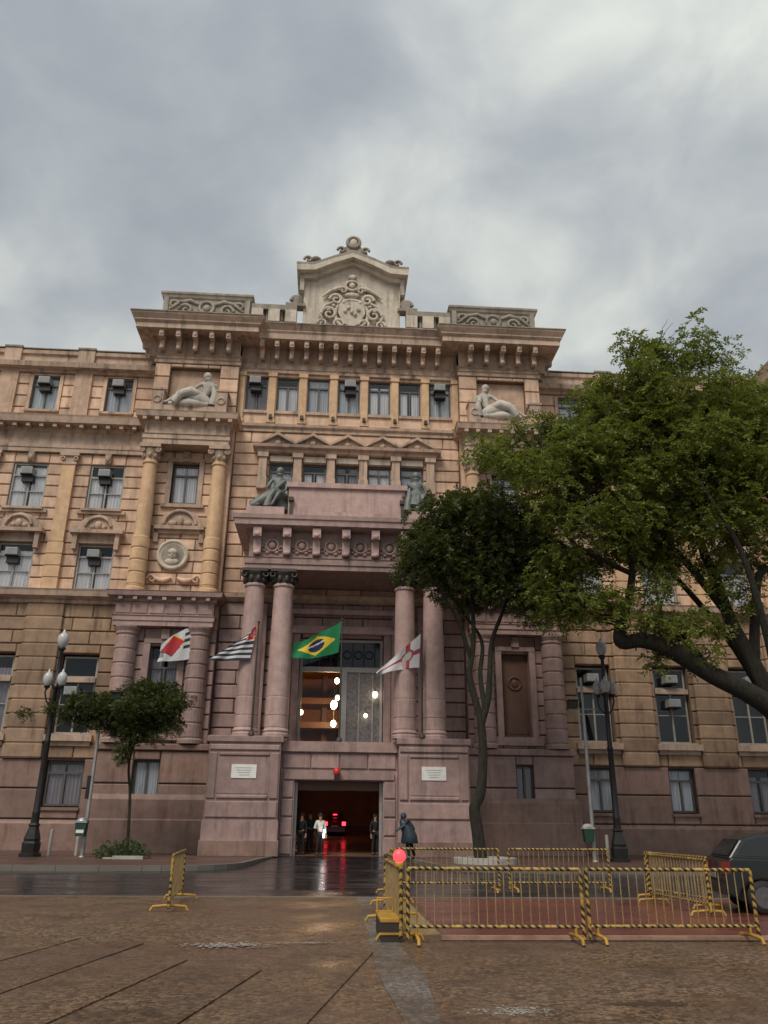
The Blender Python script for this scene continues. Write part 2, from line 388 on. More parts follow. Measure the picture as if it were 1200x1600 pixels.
# far pavement, both sides of the driveway, kerb curving in towards the doorway
def far_side(s):
    # s=-1 left, +1 right
    arc = []
    r = 3.2
    edge = [(s*60, -11.6), (s*6.6, -11.6)]
    for i in range(9):
        a = PI/2*i/8; edge.append((s*(6.6-r*math.sin(a)), -11.6+r-r*math.cos(a)))
    edge += [(s*3.0, -5.2), (s*2.75, -3.85)]
    return edge
for s in (-1, 1):
    e = far_side(s)
    inner = [(x+s*.22, y) if i > 8 else (x + (s*.12 if i > 3 else 0), y+.22) for i, (x, y) in enumerate(e)]
    g = MB(); g.slab(inner+[(s*2.97, 3), (s*60, 3)], -.28, .115); structure('pavement', g, PAVE)
    g = MB()
    for i in range(len(e)-1):
        (a, b), (c, d) = e[i], e[i+1]; (p, q), (r_, t) = inner[i], inner[i+1]
        n = max(1, int(math.hypot(c-a, d-b)/1.4))
        for k in range(n):
            e_g = .006/max(.3, math.hypot(c-a, d-b)); f0, f1 = k/n+e_g, (k+1)/n-e_g
            lp = lambda u, v, f: (u[0]+(v[0]-u[0])*f, u[1]+(v[1]-u[1])*f)
            g.slab([lp((a, b), (c, d), f0), lp((a, b), (c, d), f1), lp((p, q), (r_, t), f1), lp((p, q), (r_, t), f0)], -.28, .125)
    structure('kerb', g, KERBM)
g = MB()
g.add([(-7.5, -11.61, -.046), (7.5, -11.61, -.046), (7.5, -7, -.03), (-7.5, -7, -.03), (-3.4, -7, -.03), (3.4, -7, -.03), (3.2, -2.9, .10), (-3.2, -2.9, .10)],
      [(0, 1, 2, 5, 4, 3), (4, 5, 6, 7)]); structure('driveway', g, ASPH)
g = MB(); g.slab([(.16, -37), (.20, -33), (.10, -30.5), (.16, -27), (.22, -21.26), (.80, -21.26), (.72, -26), (.55, -28.5), (.62, -31), (.52, -33), (.58, -37)], .001, .006); structure('paving_strip', g, SLABM)
g = MB(); g.slab([(1.3, -27.7), (11.5, -27.3), (11.5, -21.6), (1.45, -21.6)], .001, .010); structure('red_paving', g, REDP)
# long paving slabs with open joints, front left of the plaza
slabs = bpy.data.objects['plaza']
ang = math.radians(-11.4); di = Vector((-math.sin(ang), math.cos(ang))); pe = Vector((di.y, -di.x))
o0 = Vector((-.62, -33.02))
for i in range(9):
    off = -1.08*(i+1); yy = -7.2+R.uniform(-.3, .3)
    top = [4.0, 2.4, 2.9, 4.1, 4.4, 3.6, 4.2, 3.8, 4][i]
    a = o0+pe*(off+.02); b = o0+pe*(off+1.06)
    while yy < top:
        ln = R.uniform(3.2, 5.2); e_ = min(yy+ln, top)
        g = MB(); g.slab([tuple(a+di*yy), tuple(b+di*yy), tuple(b+di*(e_-.012)), tuple(a+di*(e_-.012))], .0005, .017)
        g.build('paving_slab', MOSAIC, slabs); yy = e_
def blob(cx, cy, rx, ry, z, name, mat, seed, n=26):
    rr = random.Random(seed); ph = [rr.uniform(0, 6.28) for _ in range(4)]
    p = []
    for i in range(n):
        a = 2*PI*i/n; k = 1+.22*math.sin(2*a+ph[0])+.16*math.sin(3*a+ph[1])+.10*math.sin(5*a+ph[2])+.06*math.sin(9*a+ph[3])
        p.append((cx+rx*k*math.cos(a), cy+ry*k*math.sin(a)))
    g = MB(); g.add([(x, y, z) for x, y in p], [tuple(range(n))]); structure(name, g, mat)

def worn(cx, cy, rx, ry, z, n, seed, name='worn_paint_patch', mat=None, sz=.045):  # scatters small pale flecks over an elliptical spot
    rr = random.Random(seed); g = MB()
    for k in range(n):
        a = rr.gauss(0, .42), rr.gauss(0, .42)
        x, y = cx+a[0]*rx, cy+a[1]*ry; r = sz*rr.uniform(.4, 1.1); q = rr.uniform(0, 6)
        m_ = rr.randint(4, 6); g.add([(x+r*rr.uniform(.6, 1.2)*math.cos(q+2*PI*i/m_), y+r*rr.uniform(.6, 1.2)*math.sin(q+2*PI*i/m_), z+.0001*k/n) for i in range(m_)], [tuple(range(m_))])
    structure(name, g, mat or PATCH)
worn(-1.85, -28.55, .62, .30, .0185, 240, 1, sz=.03)
worn(-.85, -28.35, .6, .10, .0185, 90, 5, sz=.022)
worn(1.3, -32.55, .40, .22, .0015, 200, 3, sz=.022)
worn(-.35, -19.6, .5, .3, -.0485, 60, 9, sz=.06)
blob(2.65, -32.3, .30, .13, .0015, 'dark_repair_patch', wet('dark_repair', (.05, .032, .026), (.07, .045, .036), .2, .4), 13)

# ------------------------------------------------------------ the courthouse
CH = thing('courthouse', 'monumental sandstone courthouse with pink granite columned porch and carved crest on the roof', 'courthouse')
def part(mb, name, mat, parent=None): return mb.build(name, mat, parent or CH)

BLOCKS = []      # (x0,x1,z0,z1,yface,mat)
def coursed(x0, x1, z0, z1, yf, opens, ch, bw, mat, skip=()):
    nc = max(1, round((z1-z0)/ch)); h = (z1-z0)/nc
    for c in range(nc):
        a, b = z0+c*h, z0+(c+1)*h
        xs = sorted({x0, x1, *[v for o in opens for v in o[:2] if x0 < v < x1]})
        runs = []
        for i in range(len(xs)-1):
            m = (xs[i]+xs[i+1])/2; pcs = [(a, b)]
            for o in opens:
                if o[0] < m < o[1]:
                    new = []
                    for p, q in pcs:
                        if o[2] >= q or o[3] <= p: new.append((p, q)); continue
                        if o[2]-p > .14: new.append((p, o[2]))
                        if q-o[3] > .14: new.append((o[3], q))
                    pcs = new
            runs.append((xs[i], xs[i+1], pcs))
        # merge neighbouring full runs
        mer = []
        for r in runs:
            if mer and mer[-1][2] == r[2] == [(a, b)]: mer[-1] = (mer[-1][0], r[1], r[2])
            else: mer.append(r)
        for (p, q, pcs) in mer:
            for (u, v) in pcs:
                n = max(1, round((q-p)/(bw*1.55))); ww = (q-p)/n
                cuts = [p+ww*i for i in range(n+1)]
                if n > 1 and c % 2:
                    cuts = [p]+[p+ww*(i+.5) for i in range(n)]+[q]
                for i in range(len(cuts)-1):
                    if cuts[i+1]-cuts[i] > .1: BLOCKS.append((cuts[i], cuts[i+1], u, v, yf, mat))
def backing(mb, x0, x1, z0, z1, yf, yb, opens):
    xs = sorted({x0, x1, *[min(max(v, x0), x1) for o in opens for v in o[:2]]}); zs = sorted({z0, z1, *[min(max(v, z0), z1) for o in opens for v in o[2:4]]})
    for j in range(len(zs)-1):
        st = None
        for i in range(len(xs)-1):
            mxx, mz = (xs[i]+xs[i+1])/2, (zs[j]+zs[j+1])/2
            solid = not any(o[0] < mxx < o[1] and o[2] < mz < o[3] for o in opens)
            if solid and st is None: st = xs[i]
            if not solid and st is not None: mb.box(st, xs[i], yf, yb, zs[j], zs[j+1]); st = None
        if st is not None: mb.box(st, x1, yf, yb, zs[j], zs[j+1])
def wall(name, x0, x1, z0, z1, yf, yb, opens, ch, bw, mat, backmat=None):
    m = MB(); backing(m, x0, x1, z0, z1, yf+.095, yb, opens); part(m, name, backmat or (JOINTP if mat in (PINK, BASE) else JOINT))
    coursed(x0, x1, z0, z1, yf, opens, ch, bw, mat)

WINS = []
def window(xc, z0, z1, w, y, style='casement', cur=0, sill=True, surround=None, parent=None):
    f = MB(); t = .09 if w > 1.2 else .07; x0, x1 = xc-w/2, xc+w/2
    fm = FRAMEL if style in ('pale',) else FRAME
    f.box(x0, x0+t, y, y+.12, z0, z1); f.box(x1-t, x1, y, y+.12, z0, z1); f.box(x0+t, x1-t, y, y+.12, z0, z0+t); f.box(x0+t, x1-t, y, y+.12, z1-t, z1)
    zt = z1-(z1-z0)*.27 if z1-z0 > 1.8 else z1-t
    pan = []
    if zt < z1-t-.05:
        f.box(x0+t, x1-t, y-.01, y+.13, zt-.05, zt+.05); pan.append((x0+t, x1-t, zt+.05, z1-t))
        ztop = zt-.05
    else: ztop = z1-t
    f.box(xc-.045, xc+.045, y-.005, y+.125, z0+t, ztop)
    for a, b in ((x0+t, xc-.045), (xc+.045, x1-t)):
        h = ztop-z0-t
        if h > 1.6:
            zm = z0+t+h*.5; f.box(a, b, y+.01, y+.11, zm-.025, zm+.025); pan += [(a, b, z0+t, zm-.025), (a, b, zm+.025, ztop)]
        else: pan.append((a, b, z0+t, ztop))
    o = part(f, 'window', fm)
    for (a, b, c, d) in pan:
        m = MB(); m.box(a, b, y+.05, y+.065, c, d); m.build('pane', GLASS, o)
    if cur is not None:
        gap = R.uniform(0.0, .4) if cur != 1 else 0; ztc = z1-(z1-z0)*R.choice((.04, .08, .16, .24))
        for a, b in ((x0+.02, xc-gap*w*.25), (xc+gap*w*.25, x1-.02)):
            n = 9; vs = []; 
            for i in range(n+1):
                xx = a+(b-a)*i/n; yy = y+.115+(.03 if i % 2 else -.02)
                vs += [(xx, yy, z0+.02), (xx, yy, ztc)]
            m = MB(); m.add(vs, [(2*i, 2*i+2, 2*i+3, 2*i+1) for i in range(n)]); m.build('curtain', CURT[cur], o)
    if sill:
        m = MB(); m.box(x0-.14, x1+.14, y-.40, y+.1, z0-.14, z0-.005); m.build('sill', TRIM, o)
    WINS.append((xc, z0, z1, w, y)); return o

# ---- wings
BAYS = (13.5, 17.75, 22.0); WX0, WX1 = 11.2, 25.0; WY = 1.0
for s in (-1, 1):
    X = lambda a, b: (min(s*a, s*b), max(s*a, s*b))
    wx = X(WX0, WX1)
    gw, lw, fw1, fw2, aw = [], [], [], [], []
    for b in BAYS:
        ww = .95 if s < 0 else .68
        gw.append((s*b-ww, s*b+ww, 2.05, 4.22)); lw.append((s*b-.95, s*b+.95, 5.45, 9.5))
        fw1.append((s*b-.95, s*b+.95, 12.95, 15.45)); fw2.append((s*b-.95, s*b+.95, 17.5, 20.2)); aw.append((s*b-.95, s*b+.95, 23.5, 25.85))
    wall('wall', *wx, .11, 4.3, WY, WY+.55, gw, 1.40, 2.1, BASE)
    m = MB(); m.band(*wx, WY, WY+.3, [(.16, .11), (.16, 1.3), (.08, 1.42), (0, 1.42)], False, False); part(m, 'plinth', BASE)
    wall('wall', *wx, 4.3, 12.1, WY, WY+.55, lw, .71, 1.25, OCHRE)
    m = MB(); m.band(*wx, WY, WY+.4, [(0, 12.1), (.12, 12.15), (.12, 12.3), (.5, 12.45), (.55, 12.7), (.6, 12.8), (0, 12.86)], False, False); part(m, 'belt_course', TRIM)
    wall('wall', *wx, 12.86, 20.85, WY, WY+.55, fw1+fw2, .665, 1.1, SAND)
    m = MB(); m.band(*wx, WY, WY+.4, [(0, 20.85), (.16, 20.86), (.16, 21.1), (.2, 21.12), (.2, 21.35), (.08, 21.4), (.08, 22.1), (.22, 22.2), (.22, 22.4), (.75, 22.45), (.82, 22.8), (.86, 22.9), (0, 22.98)], False, False); part(m, 'entablature', TRIM)
    x = wx[0]+.25
    d = MB(); d.box(-.11, .11, -.66, -.20, 22.22, 22.42); dm = d.mesh('bracket')
    while x < wx[1]:
        put('bracket', dm, TRIM, CH, (x, WY, 0)); x += .74
    wall('wall', *wx, 22.98, 26.0, WY, WY+.55, aw, .77, 1.5, SAND)
    m = MB(); m.band(*wx, WY, WY+.5, [(0, 26.0), (.12, 26.02), (.14, 26.16), (.5, 26.2), (.55, 26.5), (.1, 26.58), (.1, 27.15), (.22, 27.2), (.24, 27.42), (0, 27.5)], False, False); part(m, 'parapet', TRIM)
    m = MB(); m.box(wx[0]+.01, wx[1]-.01, WY-.27, WY+.5, 27.502, 27.56); part(m, 'parapet_coping', DARKST)
    for px in (15.62, 19.87, 24.1):
        m = MB(); m.box(s*px-.48, s*px+.48, WY-.30, WY+.2, 26.55, 27.5); o = part(m, 'parapet_pier', TRIM); m = MB(); m.box(s*px-.52, s*px+.52, WY-.36, WY+.25, 27.52, 27.64); m.build('cap', DARKST, o)
        m = MB(); m.box(s*px-.5, s*px+.5, WY-.17, WY+.1, 22.98, 25.98); part(m, 'attic_pilaster', SAND)
        # giant pilaster
        m = MB(); m.box(s*px-.36, s*px+.36, WY-.22, WY+.1, 15.55, 20.1)
        for k in range(4): m.box(s*px-.42, s*px+.42, WY-.27, WY+.1, 12.88+k*.66, 12.88+k*.66+.60); m.box(s*px-.36, s*px+.36, WY-.2, WY+.1, 12.88+k*.66+.6, 12.88+(k+1)*.66)
        o = part(m, 'pilaster', SANDC)
        m = MB(); m.box(s*px-.42, s*px+.42, WY-.27, WY+.1, 20.1, 20.22); m.box(s*px-.38, s*px+.38, WY-.24, WY+.1, 20.22, 20.6); m.box(s*px-.52, s*px+.52, WY-.34, WY+.1, 20.6, 20.84)
        for q in (-1, 1): m.ring((s*px+q*.36, WY-.28, 20.44), .11, .05, 10, 5)
        m.build('capital', TRIM, o)
        # rusticated pier of the lower storey stands proud
        for k in range(11):
            BLOCKS.append((s*px-.98, s*px+.98, 4.3+k*.709, 4.3+(k+1)*.709-.0, WY-.16, OCHRE))
        m = MB(); m.box(s*px-.9, s*px+.9, WY-.12, WY+.05, 4.3, 12.08); part(m, 'pier', OCHRE)
    for i, b in enumerate(BAYS):
        xc = s*b
        window(xc, 23.5, 25.85, 1.55 if s < 0 else 1.5, WY+.12, cur=1)
        for q in (-1, 1): m = MB(); m.box(xc+q*.86-.1, xc+q*.86+.1, WY-.06, WY+.3, 23.5, 25.85); part(m, 'window_jamb', SAND)
        window(xc, 17.5, 20.2, 1.9, WY+.12, style='pale', cur=0)
        m = MB(); m.box(xc-.16, xc+.16, WY-.28, WY+.1, 20.22, 20.8); m.ball((xc, WY-.28, 20.45), (.14, .1, .2)); part(m, 'keystone', TRIM)
        window(xc, 12.95, 15.45, 1.9, WY+.12, style='pale', cur=0, sill=False)
        # pediment hood over first-floor window
        m = MB(); m.box(xc-1.15, xc+1.15, WY-.14, WY+.1, 15.5, 15.72); m.box(xc-1.12, xc+1.12, WY-.10, WY+.1, 15.72, 15.98)
        for q in (-1, 1): m.box(xc+q*1.12-.12, xc+q*1.12+.12, WY-.38, WY+.1, 15.1, 15.98)
        m.box(xc-1.42, xc+1.42, WY-.52, WY+.1, 15.98, 16.18)
        m.prism([(xc-1.35, 16.18), (xc+1.35, 16.18), (xc+.95, 16.75), (xc+.6, 17.0), (xc, 17.15), (xc-.6, 17.0), (xc-.95, 16.75)], WY-.22, WY+.1)
        m.ring((xc, WY-.28, 16.25), .72, .09, 14, 5, 'Y', .25, PI-.25)
        m.ball((xc, WY-.26, 16.5), (.2, .12, .25)); m.ball((xc-.32, WY-.24, 16.4), (.16, .1, .14)); m.ball((xc+.32, WY-.24, 16.4), (.16, .1, .14))
        m.box(xc-1.3, xc+1.3, WY-.18, WY+.1, 17.2, 17.38)
        part(m, 'window_hood', TRIM)
        # tall rusticated-storey window with transom panel
        window(xc, 5.5, 9.4, 1.75, WY+.34, cur=None if (s > 0 or i == 0) else 2, style='pale')
        m = MB(); m.box(xc-.9, xc+.9, WY+.06, WY+.42, 8.05, 8.3); part(m, 'transom', TRIM)
        m = MB(); m.box(xc-1.2, xc+1.2, WY-.3, WY+.1, 5.12, 5.42); m.box(xc-1.1, xc+1.1, WY-.12, WY+.1, 4.9, 5.12); part(m, 'sill', TRIM)
        ww = 1.75 if s < 0 else 1.28
        window(xc, 2.1, 4.2, ww, WY+.32, cur=2 if (s < 0 or i == 2) else 1, sill=False)
        m = MB(); m.box(xc-ww/2-.12, xc+ww/2+.12, WY-.1, WY+.1, 1.9, 2.04); part(m, 'sill', BASE)
    # end pavilion of the wing, mostly beyond the frame
    ex = X(25.9, 33.0)
    m = MB(); m.box(*ex, -1.5, 3, .11, 26.2); q = X(25.0, 25.9); m.box(*q, 1.0, 3, .11, 26.2); part(m, 'end_pavilion_wall', SAND)
    m = MB(); m.band(*ex, -1.5, 3, [(0, 25.2), (.15, 25.3), (.2, 25.9), (.75, 26.4), (.8, 26.9), (.95, 27.45), (0, 27.5)]); part(m, 'end_pavilion_cornice', TRIM)

# ---- pavilions
for s in (-1, 1):
    X = lambda a, b: (min(s*a, s*b), max(s*a, s*b))
    px = X(6.4, 11.2); pc = s*8.9
    # solid returns that tie the pavilion back to the centre and the wing
    m = MB()
    for a, b in ((6.42, 6.9), (10.7, 11.18)):
        q = X(a, b); m.box(*q, -.5, 1.6, .12, 28.0)
    part(m, 'pavilion_return', SAND)
    m = MB(); q = X(6.405, 6.425); m.box(*q, -.52, 1.0, .12, 12.0); q = X(11.18, 11.195); m.box(*q, -.52, 1.0, .12, 12.0); part(m, 'pavilion_return', PINK)
    # base
    bo = [(s*9.1-.62, s*9.1+.62, 2.5, 4.15)] if s < 0 else [(s*9.05-.42, s*9.05+.42, 2.5, 4.15)]
    bx = X(5.86, 11.5)
    wall('wall', *bx, .11, 4.6, -1.0, -.45, bo, 1.45, 1.9, BASE if s < 0 else PINK)
    m = MB(); m.band(*bx, -1.0, .9, [(.2, .11), (.2, 1.5), (.16, 1.56), (.16, 2.4), (.05, 2.62), (0, 2.64)]); part(m, 'plinth', BASE)
    m = MB(); m.band(*bx, -1.0, .9, [(0, 4.6), (.12, 4.64), (.14, 4.86), (0, 4.92)]); part(m, 'base_ledge', PINK if s > 0 else BASE)
    window(sum(bo[0][:2])/2, 2.5, 4.15, bo[0][1]-bo[0][0], -.72, cur=1 if s < 0 else 2, sill=False)
    # pink storey
    po = [(pc-.78, pc+.78, 5.55, 9.65)]
    wall('wall', *px, 4.92, 10.6, -.6, -.1, po, .71, 1.3, PINK)
    m = MB()
    for q in (-1, 1): m.box(pc+q*.88-.16, pc+q*.88+.16, -.74, -.3, 5.5, 9.8)
    m.box(pc-1.04, pc+1.04, -.76, -.3, 9.8, 10.02); m.box(pc-1.2, pc+1.2, -.84, -.3, 5.1, 5.5); m.box(pc-.2, pc+.2, -.86, -.3, 10.0, 10.5)
    part(m, 'window_surround', PINK)
    if s < 0: window(pc, 5.6, 9.75, 1.44, -.3, cur=2, sill=False)
    else:
        m = MB(); m.box(pc-.72, pc+.72, -.36, -.28, 5.52, 9.78); o = part(m, 'bronze_panel', BRASSD)
        m = MB(); m.ring((pc, -.38, 8.2), .33, .05, 16, 5); m.ball((pc, -.38, 8.2), (.16, .05, .2)); m.build('wreath', BRASSD, o)
        m = MB()
        for a, b, c, d in ((-.6, .6, 9.5, 9.58), (-.6, .6, 5.7, 5.78), (-.6, -.54, 5.7, 9.58), (.54, .6, 5.7, 9.58)): m.box(pc+a, pc+b, -.39, -.36, c, d)
        m.build('moulding', BRASSD, o)
    for cxx in (7.22, 10.82):
        prof = [(.62, 4.93), (.62, 5.1), (.55, 5.18)]; z = 5.2
        while z < 10.0:
            prof += [(.5, z), (.54, z+.04), (.54, z+.62), (.5, z+.66)]; z += .705
        prof += [(.5, 10.12), (.56, 10.2), (.56, 10.3), (.66, 10.5), (.66, 10.58)]
        m = MB(); m.lathe(prof, s*cxx, -.72, 20, smooth=False); part(m, 'banded_column', PINK)
    ent = X(6.55, 11.5)
    m = MB(); m.band(*ent, -1.16, 1, [(0, 10.58), (0, 10.82), (.05, 10.84), (.05, 11.05), (.1, 11.1), (-.02, 11.14), (-.02, 11.78)]); part(m, 'entablature', PINK)
    for k in range(6):
        BLOCKS.append((ent[0]+.03+k*.815, ent[0]+.03+(k+1)*.815, 11.16, 11.76, -1.19, PINK))
    m = MB(); m.band(*ent, -1.16, 1.2, [(.02, 11.78), (.1, 11.82), (.1, 11.98), (.38, 12.04), (.42, 12.26), (.45, 12.3), (0, 12.36)]); part(m, 'ledge', PINK)
    d = MB(); d.box(-.1, .1, -.3, -.06, 11.84, 11.99); dm = d.mesh('bracket')
    for k in range(7): put('bracket', dm, PINK, CH, (ent[0]+.3+k*.725, -1.2, 0))
    # sandstone storeys
    so = [(pc-.73, pc+.73, 17.6, 19.95)]
    wall('wall', *px, 12.36, 20.66, -.2, .35, so, .66, .95, SAND)
    window(pc, 17.62, 19.9, 1.4, .02, cur=0, sill=False)
    m = MB()
    for q in (-1, 1): m.box(pc+q*.86-.13, pc+q*.86+.13, -.3, .1, 17.5, 20.0)
    m.box(pc-1.0, pc+1.0, -.34, .1, 20.0, 20.2); m.box(pc-.18, pc+.18, -.42, .1, 20.02, 20.6); m.ball((pc, -.42, 20.35), (.2, .12, .2)); m.box(pc-1.15, pc+1.15, -.38, .1, 17.3, 17.5)
    part(m, 'window_surround', TRIM)
    m = MB(); m.box(pc-1.32, pc+1.32, -.5, .1, 16.0, 16.2); m.box(pc-1.15, pc+1.15, -.32, .1, 15.8, 16.0)
    m.prism([(pc+1.2*math.cos(a)*1.0, 16.2+.95*math.sin(a)) for a in [PI*i/14 for i in range(15)]], -.3, .1)
    m.ring((pc, -.36, 16.22), .86, .1, 16, 6, 'Y', .1, PI-.1); m.ball((pc, -.36, 16.5), (.18, .12, .28))
    for q in (-1, 1): m.ball((pc+q*.4, -.34, 16.38), (.24, .1, .16)); m.box(pc+q*1.2-.12, pc+q*1.2+.12, -.34, .1, 15.3, 15.8)
    part(m, 'segmental_hood', TRIM)
    mm = MB(); mm.lathe([(.84, 0), (.84, .14), (.74, .2), (.7, .14), (.62, .12), (.0, .10)], 0, 0, 28)
    me = mm.mesh('medallion'); o = put('medallion', me, PALE, CH, (s*9.1, -.22, 14.6), (PI/2, 0, 0))
    m = MB(); m.ball((0, 0, .12), (.24, .3, .14)); m.ball((0, -.38, .1), (.42, .2, .1)); m.ball((0, .14, .2), (.25, .18, .12)); m.ball((0, -.04, .26), (.04, .08, .06)); o2 = put('portrait', m.mesh('portrait'), PALE, o)
    m = MB(); m.lathe([(.6, .125), (.55, .128), (0, .13)], 0, 0, 24); put('sunken_field', m.mesh('sunken_field'), DARKST, o)
    m = MB()
    for q in (-1, 1):
        pts = [(pc+q*(.15+.2*i), -.3, 13.35-.22*math.sin(PI*i/5)+.1*i/5) for i in range(6)]; m.tube(pts, [.07, .13, .16, .14, .1, .07], 7)
        m.scroll((pc+q*1.15, -.32, 13.25), .25, 1.2, .07, q)
    part(m, 'garland', SAND)
    for cxx in (7.02, 10.74):
        prof = [(.56, 12.37), (.56, 12.55), (.48, 12.62), (.5, 12.72)]; z = 12.76
        while z < 15.3: prof += [(.42, z), (.46, z+.04), (.46, z+.58), (.42, z+.62)]; z += .66
        prof += [(.41, z+.02), (.40, 17.4), (.355, 19.55), (.42, 19.6), (.42, 19.68), (.36, 19.72), (.36, 19.8)]
        m = MB(); m.lathe(prof, s*cxx, -.72, 20, smooth=False); o = part(m, 'column', SANDC)
        m = MB(); m.lathe([(.36, 19.8), (.38, 20.0), (.5, 20.35), (.5, 20.4)], s*cxx, -.72, 16); m.box(s*cxx-.56, s*cxx+.56, -1.28, -.2, 20.44, 20.66)
        for qx in (-1, 1):
            for qy in (-1, 1):
                m.ring((s*cxx+qx*.44, -.72+qy*.44, 20.3), .13, .06, 12, 6); m.ball((s*cxx+qx*.44, -.72+qy*.44, 20.3), .08)
        for k in range(8):
            a = 2*PI*k/8; m.ball((s*cxx+.4*math.cos(a), -.72+.4*math.sin(a), 20.02), (.11, .11, .16), 7, 5)
        m.build('capital', TRIM, o)
    e2 = X(6.55, 11.2)
    m = MB(); m.band(*e2, -1.2, 1, [(0, 20.66), (0, 20.95), (.05, 20.97), (.05, 21.2), (.1, 21.25), (-.03, 21.28), (-.03, 21.85), (.08, 21.95), (.08, 22.08), (.42, 22.14), (.48, 22.4), (.52, 22.48), (0, 22.56)]); part(m, 'entablature', TRIM)
    d = MB(); d.box(-.11, .11, -.40, -.04, 21.95, 22.12); dm = d.mesh('bracket')
    for k in range(8): put('bracket', dm, TRIM, CH, (e2[0]+.05+k*.66, -1.2, 0))
    ao = [(pc-1.42, pc+1.42, 22.7, 25.85)]
    wall('wall', *px, 22.56, 26.1, -.6, -.15, ao, .88, 1.2, SAND)
    m = MB(); m.box(pc-1.5, pc+1.5, -.2, .2, 22.6, 26.0); part(m, 'relief_niche', SAND)
    m = MB(); m.box(pc-1.9, pc+1.9, -1.35, -.62, 22.56, 22.98)
    for q in (-1, 1): m.box(pc+q*1.75-.32, pc+q*1.75+.32, -1.4, -.62, 22.56, 23.9); m.box(pc+q*1.75-.38, pc+q*1.75+.38, -1.45, -.6, 23.9, 24.02); m.ring((pc+q*1.75, -1.4, 23.3), .2, .06, 12, 5)
    part(m, 'statue_plinth', TRIM)
    m = MB(); m.band(*px, -.6, 1, [(0, 26.1), (.06, 26.12), (.06, 26.32), (.12, 26.36), (.0, 26.4), (.0, 26.62)]); part(m, 'frieze', TRIM)
    cxr = X(6.42, 11.2)
    m = MB(); m.band(*cxr, -.6, 1.5, [(.02, 26.62), (.12, 26.7), (.0, 26.74), (.0, 27.7), (1.1, 27.76), (1.06, 28.1), (1.2, 28.22), (1.2, 28.3), (1.38, 28.55), (1.4, 28.66), (0, 28.85)]); part(m, 'cornice', TRIM)
    m = MB(); m.box(cxr[0]-(1.44 if s < 0 else 1.36), cxr[1]+(1.36 if s < 0 else 1.44), -2.05, 1.4, 28.66, 28.72); part(m, 'cornice_flashing', DARKST)
    # roof block with relief
    rb = X(6.12, 11.3)
    m = MB(); m.box(rb[0], rb[1], -.25, 2.2, 28.86, 31.1); o = part(m, 'roof_block', DARKST)
    m = MB(); m.band(*rb, -.25, 2.2, [(0, 28.87), (.08, 28.9), (.08, 29.15), (0, 29.2)]); m.band(*rb, -.25, 2.2, [(0, 30.75), (.08, 30.85), (.12, 31.0), (.18, 31.06), (.18, 31.18), (.02, 31.32), (-.35, 31.45), (-.9, 31.5)]); m.build('coping', DARKST, o)
    m = MB(); c0 = (rb[0]+rb[1])/2
    m.ring((c0, -.28, 30.2), .42, .1, 18, 6); m.ball((c0, -.28, 30.2), (.2, .12, .22))
    for q in (-1, 1):
        m.scroll((c0+q*1.2, -.3, 30.0), .42, 1.3, .11, q); m.scroll((c0+q*1.95, -.3, 30.35), .3, 1.2, .09, -q); m.tube([(c0+q*.45, -.3, 30.4), (c0+q*1.0, -.3, 30.65), (c0+q*1.6, -.3, 30.5), (c0+q*2.2, -.3, 30.0)], [.08, .13, .12, .06], 6)
        m.box(c0+q*2.42-.14, c0+q*2.42+.14, -.33, -.2, 29.2, 30.9)
    m.build('relief', stone('grimy_relief_stone', (.36, .32, .27), (.28, .25, .21), stain=(.06, .06, .05), amt=.9), o)

# ---- centre block
cwx = [-5.38+1.79*i for i in range(7)]
aw = [(x-.64, x+.64, 23.6, 25.85) for x in cwx]
bigw = [(-2.15, 2.15, 4.95, 10.4)]
wall('wall', -6.4, 6.4, .11, 12.2, 0, .55, bigw+[(-2.1, 2.1, .0, 3.3)], .71, 1.35, PINK)
fx = [-3.7, -1.83, 0, 1.8, 3.66]; f5 = [(x-.66, x+.66, 18.4, 20.3) for x in fx]
m = MB(); m.band(-6.4, 6.4, 0, .5, [(0, 12.2), (.1, 12.24), (.3, 12.4), (.34, 12.6), (0, 12.66)], False, False); part(m, 'belt_course', TRIM)
wall('wall', -6.4, 6.4, 12.66, 22.2, 0, .55, f5, .66, 1.15, SAND)
m = MB(); m.band(-6.4, 6.4, 0, .5, [(0, 22.2), (.08, 22.22), (.08, 22.4), (.2, 22.5), (.22, 22.66), (0, 22.72)], False, False); part(m, 'belt_course', TRIM)
m = MB(); backing(m, -6.4, 6.4, 22.72, 26.2, .0, .55, aw); part(m, 'wall', SAND)
for i, x in enumerate(cwx):
    window(x, 23.6, 25.85, 1.28, .16, cur=[2, 0, 1, 1, 0, 0, 1][i], sill=False)
    m = MB(); m.box(x-.72, x+.72, -.1, .2, 23.38, 23.56); part(m, 'sill', TRIM)
for i in range(8):
    x = cwx[0]-.895+1.79*i
    m = MB(); m.box(x-.2, x+.2, -.16, .1, 22.9, 25.75); m.box(x-.26, x+.26, -.22, .1, 25.75, 26.0); m.box(x-.25, x+.25, -.2, .1, 22.74, 22.95); part(m, 'attic_pilaster', SANDC)
    if 0 < i < 7:
        m = MB(); m.box(x-.09, x+.09, -.32, -.16, 22.98, 23.2); part(m, 'drain_spout', DKBRONZE)
m = MB(); m.band(-6.4, 6.4, 0, .6, [(.1, 26.0), (.16, 26.02), (.16, 26.2), (.22, 26.25), (.06, 26.3), (.06, 26.62), (.14, 26.7), (.02, 26.74), (.02, 27.7), (1.1, 27.76), (1.12, 28.1), (1.2, 28.22), (1.18, 28.3), (1.36, 28.55), (1.38, 28.62), (0, 28.8)], False, False); part(m, 'cornice', TRIM)
m = MB(); m.box(-5.0, 5.0, -1.43, .5, 28.62, 28.68); part(m, 'cornice_flashing', DARKST)
